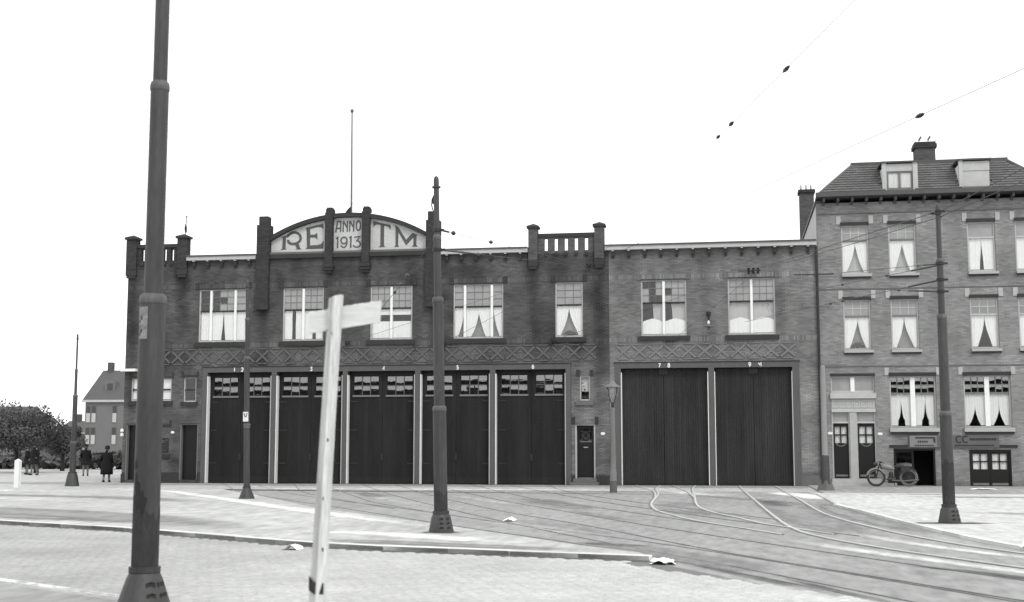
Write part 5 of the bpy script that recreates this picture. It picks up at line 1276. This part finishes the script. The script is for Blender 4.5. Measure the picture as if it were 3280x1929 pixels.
wire((1.3, -.24, 9.2), (-2.35, -.18, 6.28), 'steep wire from the annex insulators past the wall lamp to the sill', .0)
wire((4.66, -27.3, 5.69), (3.9, -.17, 9.05), 'wire from the clamp of the right pole to the bracket on the dark downpipe', .0, .007, [(.10, .35, .7)], thick=.07)
wire((4.66, -27.3, 5.66), (1.55, -6.0, 7.35), 'short insulated wire running left from the right pole past the second house window', .0, .006, [(.2, .3, .8), (.42, .3, .8)], thick=.1)
wire((4.66, -27.3, 5.33), (.7, -6.0, 6.5), 'wire with three small insulators falling left from the right pole', .0, .006, [(.30, .28, .8), (.36, .28, .8), (.42, .28, .8)], thick=.1)
wire((4.66, -27.3, 5.07), (2.0, -5.0, 8.0), 'lowest level wire from the right pole towards the annex wall', .0, .006, [(.16, .3, .7)], thick=.12)
wire((-5.55, -32.2, 5.92), F1, 'wire from the upper clamp of the middle pole ending in two hanging insulators', .0, .005, [(.05, .22, 1.0), (.195, .3, 1.0)], thick=.035)
wire((-5.54, -32.2, 5.52), (-5.99, -.2, 9.62), 'lower wire from the middle pole to the depot wall with a thick strain rod', .0, .005, [(.14, .5, .9)], thick=.14)
wire((-5.57, -32.2, 5.80), (-17.08, -.2, 6.42), 'wire with three beads falling left from the middle pole in front of the gable', .25, .007, [(.17, .32, 1.), (.22, .32, 1.), (.27, .32, 1.)])

# ================================================================== PAPER SCRAPS
def scrap(loc, sx, sy, h, label, seed):
    b = MB(); nx, ny = 9, 6; V = {}
    for i in range(nx+1):
        for j in range(ny+1):
            u, v = i/nx-.5, j/ny-.5; q = Vector((u*3, v*3, seed))
            e = 1 + .35*noise.noise(q*1.4)
            V[i, j] = (loc[0]+u*sx*e, loc[1]+v*sy*e, loc[2] + max(.004, h*(.5+.9*noise.noise(q*1.1+Vector((5, 0, 0))))*(1-2*abs(u))**.5*1.2 + .006))
    for i in range(nx):
        for j in range(ny): b.poly([V[i, j], V[i+1, j], V[i+1, j+1], V[i, j+1]])
    return tag(b.build('paper_scrap', M['paper'], None, org=loc), label, 'paper', 'white paper scraps on the ground')
scrap((-.97, -37.25, .012), .34, .7, .06, 'largest white paper scrap lying at the end of the granite kerb', 1.)
scrap((-7.1, -35.9, .012), .26, .3, .07, 'crumpled white paper in the gutter left of the wooden cross', 4.2)
scrap((-4.95, -27.2, .01), .22, .5, .06, 'small white paper scrap on the tracks right of the middle pole base', 7.7)
scrap((4.75, -34.0, .055), .12, .15, .09, 'little white paper ball on the pavement at the right edge', 9.1)
scrap((9.6, -4.5, .052), .9, .5, .05, 'flat pale paper lying before the house at the far right', 12.)

# ================================================================== MOTORCYCLE
mc = empty('motorcycle', (6.75, -1.25, .05), 'parked motorcycle with pale mudguard and large spoked wheel before the open basement doorway', 'motorcycle')
def mpart(fn, name, m, par=mc, sm=True):
    b = MB(); fn(b); o = b.build(name, M[m], par)
    return autosmooth(o, 50) if sm else o
def wheel(x, z, rr, tyre):
    hub = mpart(lambda b: b.torus((x, -1.25, z), rr, .038), 'tyre', tyre)
    mpart(lambda b: b.torus((x, -1.25, z), rr-.055, .018), 'rim', 'cream', hub)
    def sp(b):
        for i in range(18):
            a = i*2*math.pi/18; b.tube([(x+.03*math.cos(a+.5), -1.25+(.03 if i % 2 else -.03), z+.03*math.sin(a+.5)), (x+(rr-.06)*math.cos(a), -1.25, z+(rr-.06)*math.sin(a))], .003, 4)
    mpart(sp, 'spokes', 'stone_mid', hub, False)
    mpart(lambda b: b.tube([(x, -1.33, z), (x, -1.17, z)], .045, 12), 'hub', 'iron', hub)
wheel(7.28, .42, .335, 'rubber'); wheel(5.98, .42, .335, 'rubber_dark')
mpart(lambda b: (b.tube([(6.12, -1.25, .98), (6.3, -1.25, .80), (6.9, -1.25, .74), (7.28, -1.25, .42)], .022, 8), b.tube([(6.16, -1.25, .88), (6.35, -1.25, .35), (6.85, -1.25, .30), (7.28, -1.25, .42)], .024, 8), b.tube([(6.85, -1.25, .30), (6.9, -1.25, .74)], .02, 8)), 'frame', 'iron')
mpart(lambda b: (b.tube([(6.16, -1.31, 1.02), (6.08, -1.31, .8), (5.98, -1.31, .42)], .02, 8), b.tube([(6.16, -1.19, 1.02), (6.08, -1.19, .8), (5.98, -1.19, .42)], .02, 8)), 'front_fork', 'iron')
mpart(lambda b: (b.tube([(6.25, -1.62, 1.02), (6.12, -1.5, 1.06), (6.14, -1.25, 1.05), (6.12, -1.0, 1.06), (6.25, -.88, 1.02)], .016, 8)), 'handlebar', 'iron')
mpart(lambda b: b.tube([(5.9, -1.25, .95), (5.98, -1.25, .96), (6.06, -1.25, .97)], [.09, .10, .05], 14), 'headlamp', 'iron')
mpart(lambda b: b.tube([(6.20, -1.25, .86), (6.3, -1.25, .87), (6.55, -1.25, .82), (6.72, -1.25, .76)], [.05, .12, .12, .04], 14), 'fuel_tank', 'cream')
mpart(lambda b: b.tube([(6.72, -1.25, .84), (6.85, -1.25, .86), (7.0, -1.25, .87), (7.08, -1.25, .88)], [.05, .09, .12, .06], 12), 'saddle', 'leather')
mpart(lambda b: (b.lathe([(.1, .30), (.11, .42), (.09, .52), (.10, .53), (.09, .60), (.05, .66)], 6.58, -1.25, 14), b.tube([(6.45, -1.25, .32), (6.75, -1.25, .32)], .13, 12)), 'engine', 'iron')
def guard(x, z, rr, a0, a1, wd, w1):
    def f(b):
        n = 16
        for i in range(n):
            q0, q1 = R(a0+(a1-a0)*i/n), R(a0+(a1-a0)*(i+1)/n)
            for r0, fl in ((rr, 0), (rr-.012, 1)):
                p = [(x+r0*math.cos(q0), -1.25-wd, z+r0*math.sin(q0)), (x+r0*math.cos(q0), -1.25+wd, z+r0*math.sin(q0)), (x+r0*math.cos(q1), -1.25+wd, z+r0*math.sin(q1)), (x+r0*math.cos(q1), -1.25-wd, z+r0*math.sin(q1))]
                b.poly(p if fl else p[::-1])
            for sgn in (-1, 1):
                k = rr - w1; b.poly([(x+rr*math.cos(q0), -1.25+sgn*wd, z+rr*math.sin(q0)), (x+rr*math.cos(q1), -1.25+sgn*wd, z+rr*math.sin(q1)), (x+k*math.cos(q1), -1.25+sgn*(wd+.004), z+k*math.sin(q1)), (x+k*math.cos(q0), -1.25+sgn*(wd+.004), z+k*math.sin(q0))])
    return f
mpart(guard(5.98, .42, .40, 25, 165, .06, .07), 'front_mudguard', 'cream')
mpart(guard(7.28, .42, .42, 40, 165, .06, .05), 'rear_mudguard', 'iron')
mpart(lambda b: b.tube([(6.6, -1.4, .30), (7.1, -1.42, .28), (7.65, -1.42, .33)], [.025, .03, .035], 10), 'exhaust', 'stone_mid')
mpart(lambda b: (b.box(6.95, 7.3, -1.5, -1.4, .66, .90)), 'pannier', 'leather', mc, False)
mpart(lambda b: b.tube([(6.7, -1.45, .02), (6.68, -1.33, .32)], .014, 6), 'side_stand', 'iron')

# ================================================================== PEOPLE
def lofted(rings, n=18):
    b = MB()
    for r in rings: pass
    base = []
    for (cx, cy, z, rx, ry, wob) in rings:
        base.append([(cx + rx*math.cos(2*math.pi*i/n)*(1+wob*math.sin(i*2.4+z*3)), cy + ry*math.sin(2*math.pi*i/n)*(1+wob*math.sin(i*3.1+z*2)), z) for i in range(n)])
    V = [p for r in base for p in r]; b.v = V
    for k in range(len(rings)-1):
        for i in range(n):
            j = (i+1) % n; b.f.append((k*n+i, k*n+j, (k+1)*n+j, (k+1)*n+i))
    b.f.append(tuple(n*(len(rings)-1)+i for i in range(n))); b.f.append(tuple(n-1-i for i in range(n)))
    b.t = [1.]*len(b.f); b.m = [0]*len(b.f); return b
def skin_body(name, verts, edges, radii, m, parent):
    me = bpy.data.meshes.new(name); me.from_pydata(verts, edges, [])
    o = bpy.data.objects.new(name, me); COL.objects.link(o)
    sk = o.modifiers.new('skin', 'SKIN'); sk.use_smooth_shade = True
    for i, r in enumerate(radii): me.skin_vertices[0].data[i].radius = r if isinstance(r, tuple) else (r, r)
    me.skin_vertices[0].data[0].use_root = True
    su = o.modifiers.new('subsurf', 'SUBSURF'); su.levels = 1; su.render_levels = 1
    dg = bpy.context.evaluated_depsgraph_get(); ev = o.evaluated_get(dg)
    nm = bpy.data.meshes.new_from_object(ev); nm.name = name
    o.modifiers.clear(); o.data = nm; nm.materials.clear(); nm.materials.append(m); o.parent = parent
    nm.polygons.foreach_set('use_smooth', [True]*len(nm.polygons)); return o
def person(loc, rz, label, h=1.66, skirt=True, hat='cloche', bag=True, group=None, stride=.12):
    r = empty('person', loc, label, 'person', group); r.rotation_euler = (0, 0, rz); k = h/1.66; r.scale = (k, k, k)
    V = [(0, 0, .90), (0, 0, 1.08), (0, -.01, 1.28), (0, 0, 1.41), (0, .0, 1.50), (0, .02, 1.56), (0, .01, 1.63),
         (.09, 0, .84), (.10, stride*.5, .48), (.10, stride-.05, .10), (.10, stride+.09, .04), (-.09, 0, .84), (-.10, -stride*.2, .48), (-.10, -stride, .10), (-.10, -stride+.13, .04),
         (.17, 0, 1.36), (.24, -.03, 1.10), (.24, .06, .88), (.25, .09, .80), (-.17, 0, 1.36), (-.26, -.03, 1.12), (-.24, .12, .95), (-.22, .18, .90)]
    E = [(0, 1), (1, 2), (2, 3), (3, 4), (4, 5), (5, 6), (0, 7), (7, 8), (8, 9), (9, 10), (0, 11), (11, 12), (12, 13), (13, 14), (3, 15), (15, 16), (16, 17), (17, 18), (3, 19), (19, 20), (20, 21), (21, 22)]
    Rr = [.15, .12, .15, .09, .055, .085, .08, .10, .07, .045, .045, .10, .07, .045, .045, .06, .045, .035, .035, .06, .045, .035, .035]
    skin_body('body', V, E, Rr, M['stocking'], r)
    def sub(b, name, m):
        me = b.mesh(name, M[m], smooth=True); o = bpy.data.objects.new(name, me); COL.objects.link(o); o.parent = r; return o
    lo = .36 if skirt else .62
    sub(lofted([(0, stride*.1, lo, .29, .24, .06), (0, .02, .6, .28, .23, .05), (0, 0, .9, .255, .19, .03), (0, 0, 1.07, .185, .15, .02), (0, 0, 1.27, .215, .155, .01), (0, 0, 1.38, .185, .12, .01), (0, .0, 1.45, .10, .09, 0), (0, .01, 1.50, .075, .075, 0)]), 'coat', 'coat')
    for s, pts in ((1, [(.16, 0, 1.37), (.24, -.03, 1.10), (.245, .06, .90)]), (-1, [(-.16, 0, 1.37), (-.27, -.03, 1.12), (-.25, .12, .96)])):
        b = MB(); b.tube(pts, [.085, .07, .055], 10); sub(b, 'sleeve', 'coat')
    for x, y in ((.10, stride), (-.10, -stride)):
        b = MB(); b.tube([(x, y-.1, .05), (x, y, .055), (x, y+.12, .035)], [.035, .05, .035], 8); sub(b, 'shoe', 'coat')
    if hat == 'cloche':
        sub(lofted([(0, .02, 1.545, .135, .14, .02), (0, .01, 1.575, .115, .12, 0), (0, .01, 1.65, .112, .115, 0), (0, .01, 1.70, .08, .08, 0), (0, .01, 1.72, .02, .02, 0)], 14), 'hat', 'felt')
    else:
        sub(lofted([(0, .01, 1.60, .16, .17, 0), (0, .01, 1.615, .11, .12, 0), (0, .01, 1.69, .105, .11, 0), (0, .01, 1.72, .05, .06, 0)], 14), 'hat', 'felt')
    if bag:
        b = MB(); b.box(-.47, -.27, .02, .16, .80, 1.10); b.tube([(-.45, .09, 1.10), (-.37, .09, 1.2), (-.29, .09, 1.10)], .012, 6)
        me = b.mesh('handbag', M['coat']); o = bpy.data.objects.new('handbag', me); COL.objects.link(o); tag(o, 'dark bag held at the left side of the black coated walker', 'bag'); o.location = Vector(loc); o.rotation_euler = (0, 0, rz); o.scale = (k, k, k)
    return r
person((-29.15, .9, 0), R(8), 'person in a long black coat walking away past the left depot corner', 1.68)
pg = 'dark people standing far off at the left'
person((-41.6, 15.3, 0), R(-60), 'leftmost dark figure, standing beyond the white marker post', 1.72, False, 'fedora', False, pg, .06)
person((-40.4, 14.0, 0), R(170), 'dark figure between the left edge and the far left tram pole', 1.8, False, 'fedora', False, pg, .14)
person((-36.4, 12.6, 0), R(20), 'dark figure just right of the far left tram pole', 1.76, False, 'fedora', False, pg, .10)

# ================================================================== FAR LEFT: houses, trees, hedge
def far_house(loc, w_, d_, eave, ridge, rz, label, wins, hip=True, chim=True, dorm=True, hk=None):
    r = empty('far_house', loc, label, 'house', 'distant houses at the left'); r.rotation_euler = (0, 0, rz)
    def sub(b, name, m, par=r):
        me = b.mesh(name, M[m]); o = bpy.data.objects.new(name, me); COL.objects.link(o); o.parent = par; return o
    b = MB(); b.box(0, w_, 0, d_, 0, eave); sub(b, 'wall', 'far_brick')
    b = MB(); b.box(-.35, w_+.35, -.35, .0, eave-.15, eave+.12); sub(b, 'gutter', 'offwhite')
    q = [(-.3, -.3), (w_+.3, -.3), (w_+.3, d_+.3), (-.3, d_+.3)]; k = (hk or min(w_, d_)*.44) if hip else 0.
    t0, t1 = (k-.3, d_/2, ridge), (w_+.3-k, d_/2, ridge)
    b = MB(); E_z = eave+.1
    b.poly([(*q[0], E_z), (*q[1], E_z), t1, t0]); b.poly([(*q[2], E_z), (*q[3], E_z), t0, t1]); b.poly([(*q[3], E_z), (*q[0], E_z), t0]); b.poly([(*q[1], E_z), (*q[2], E_z), t1]); b.poly([(*p, E_z) for p in q[::-1]])
    rf = sub(b, 'roof', 'far_roof')
    if chim: b = MB(); b.box(.9, 1.5, d_/2-.4, d_/2+.4, ridge-.8, ridge+1.0); sub(b, 'chimney', 'pier_mid', rf)
    if dorm:
        xm = 1.9; b = MB(); yd = d_*.14; zd = eave+(ridge-eave)*.26; b.box(xm, xm+1.2, yd, yd+2.4, zd, zd+1.4); dm = sub(b, 'dormer', 'far_brick', rf)
        b = MB(); b.box(xm+.25, xm+.95, yd-.04, yd-.001, zd+.25, zd+1.15); sub(b, 'dormer_window', 'far_window', dm)
    ww = .24 if hk else .5
    fr = MB(); fr.box(-ww-.06, ww+.06, -.05, -.001, -1.1, 1.1); fm = fr.mesh('window', M['sash_grey'])
    gu = MB(); gu.box(-ww, ww, -.08, -.051, .15, 1.0); gm = gu.mesh('pane', M['far_window'])
    gl_ = MB(); gl_.box(-ww, ww, -.08, -.051, -1.0, .1); glm = gl_.mesh('pane', M['curtain_reflection_grey'])
    for x, z in wins:
        o = bpy.data.objects.new('window', fm); COL.objects.link(o); o.parent = r; o.location = (x, 0, z)
        for me in (gm, glm): p = bpy.data.objects.new('pane', me); COL.objects.link(p); p.parent = o
    return r
far_house((-77.6, 90, 0), 14, 9, 7.2, 11.2, R(4), 'gabled brick house with a roof dormer seen past the left depot corner', [(.42, 5.6), (1.12, 5.6), (3.75, 5.6), (.42, 2.95), (1.12, 2.95), (3.75, 2.95)], hk=.5)
far_house((-122, 104, 0), 26, 10, 5.0, 7.3, R(6), 'long low row of houses behind the trees at the far left', [(2+i*3.2, 3.2) for i in range(7)], False, True, False)
far_house((-95.5, 116, 0), 11, 9, 3.6, 5.4, R(5), 'lower house between the long row and the gabled house', [(1.5+i*2.8, 2.0) for i in range(4)], False, True, False)
def tree(loc, h, rad, label, seed, n=4200, leaf=.21):
    r = empty('tree', loc, label, 'tree', 'trees along the far street at the left'); rnd = random.Random(seed)
    b = MB(); tr = [(0, 0, 0), (rnd.uniform(-.1, .1), 0, h*.3), (rnd.uniform(-.2, .2), 0, h*.62)]
    b.tube(tr, [.17, .13, .07], 8)
    tips = []
    for i in range(9):
        a = rnd.uniform(0, 6.28); z0 = h*rnd.uniform(.3, .6); e = (math.cos(a)*rad*rnd.uniform(.4, .85), math.sin(a)*rad*rnd.uniform(.4, .85), h*rnd.uniform(.55, .95))
        b.tube([(0, 0, z0), (e[0]*.5, e[1]*.5, (z0+e[2])/2+.1), e], [.06, .045, .02], 6); tips.append(e)
    me = b.mesh('trunk', M['bark'], smooth=True); o = bpy.data.objects.new('trunk', me); COL.objects.link(o); o.parent = r
    b = MB()
    cl = [(Vector(t), rad*rnd.uniform(.35, .6), rnd.uniform(.6, 1.4)) for t in tips] + [(Vector((rnd.gauss(0, rad*.4), rnd.gauss(0, rad*.4), h*rnd.uniform(.5, .92))), rad*.45, rnd.uniform(.6, 1.3)) for _ in range(5)]
    for i in range(n):
        c, cr, tn = rnd.choice(cl); d = Vector((rnd.gauss(0, 1), rnd.gauss(0, 1), rnd.gauss(0, .8))); d.normalize(); p = c + d*cr*rnd.uniform(.5, 1.05)
        u = Vector((rnd.gauss(0, 1), rnd.gauss(0, 1), rnd.gauss(0, 1))).normalized(); v = u.cross(d)
        if v.length < .1: continue
        v.normalize(); u = u*leaf*rnd.uniform(.3, .6); v = v*leaf*rnd.uniform(.3, .6)
        b.poly([p-u, p-v*.6, p+u, p+v*.6], (.75+.25*tn)*rnd.uniform(.9, 1.1))
    me = b.mesh('crown', M['leaf']); o = bpy.data.objects.new('crown', me); COL.objects.link(o); o.parent = r
    return r
for i, (x, y, h, rd, lb) in enumerate([(-48.0, 19, 3.5, 1.9, 'leftmost leafy street tree cut by the left edge'), (-45.6, 21, 3.7, 2.0, 'street tree with its crown above the leftmost dark figure'),
      (-43.4, 19.5, 3.9, 1.8, 'tallest leafy street tree left of the far left tram pole'), (-45.2, 26, 2.9, 1.4, 'low street tree just left of the far left tram pole'), (-60, 40, 4.9, 3.0, 'rearmost broad tree showing between the leftmost street trees'), (-63.0, 50, 5.0, 2.6, 'rear tree showing just over the low street tree')]):
    tree((x, y, 0), h, rd, lb, 30+i)
def mass(name, label_kind, x0, x1, y0, y1, h, n, seed, leaf=.3):
    b = MB(); rnd = random.Random(seed)
    for i in range(n):
        p = Vector((rnd.uniform(x0, x1), rnd.uniform(y0, y1), 0)); p.z = h*(.75+.35*noise.noise(p*.35))*rnd.random()**.6
        u = Vector((rnd.gauss(0, 1), rnd.gauss(0, 1), rnd.gauss(0, 1))).normalized()*leaf; v = u.orthogonal().normalized()*leaf*.7
        b.poly([p-u, p-v, p+u, p+v], rnd.uniform(.7, 1.3))
    return tag(b.build(name, M['leaf']), kind='stuff')
mass('low_hedge', '', -66, -40, 32, 34.5, 1.3, 2600, 3)
mass('far_shrubbery', '', -170, -60, 128, 134, 4.0, 3200, 5, .8)
# the wooded side of the square behind the photographer, which the door panes mirror
mass('opposite_trees', '', -70, 40, -112, -104, 11, 4200, 8, 1.3)
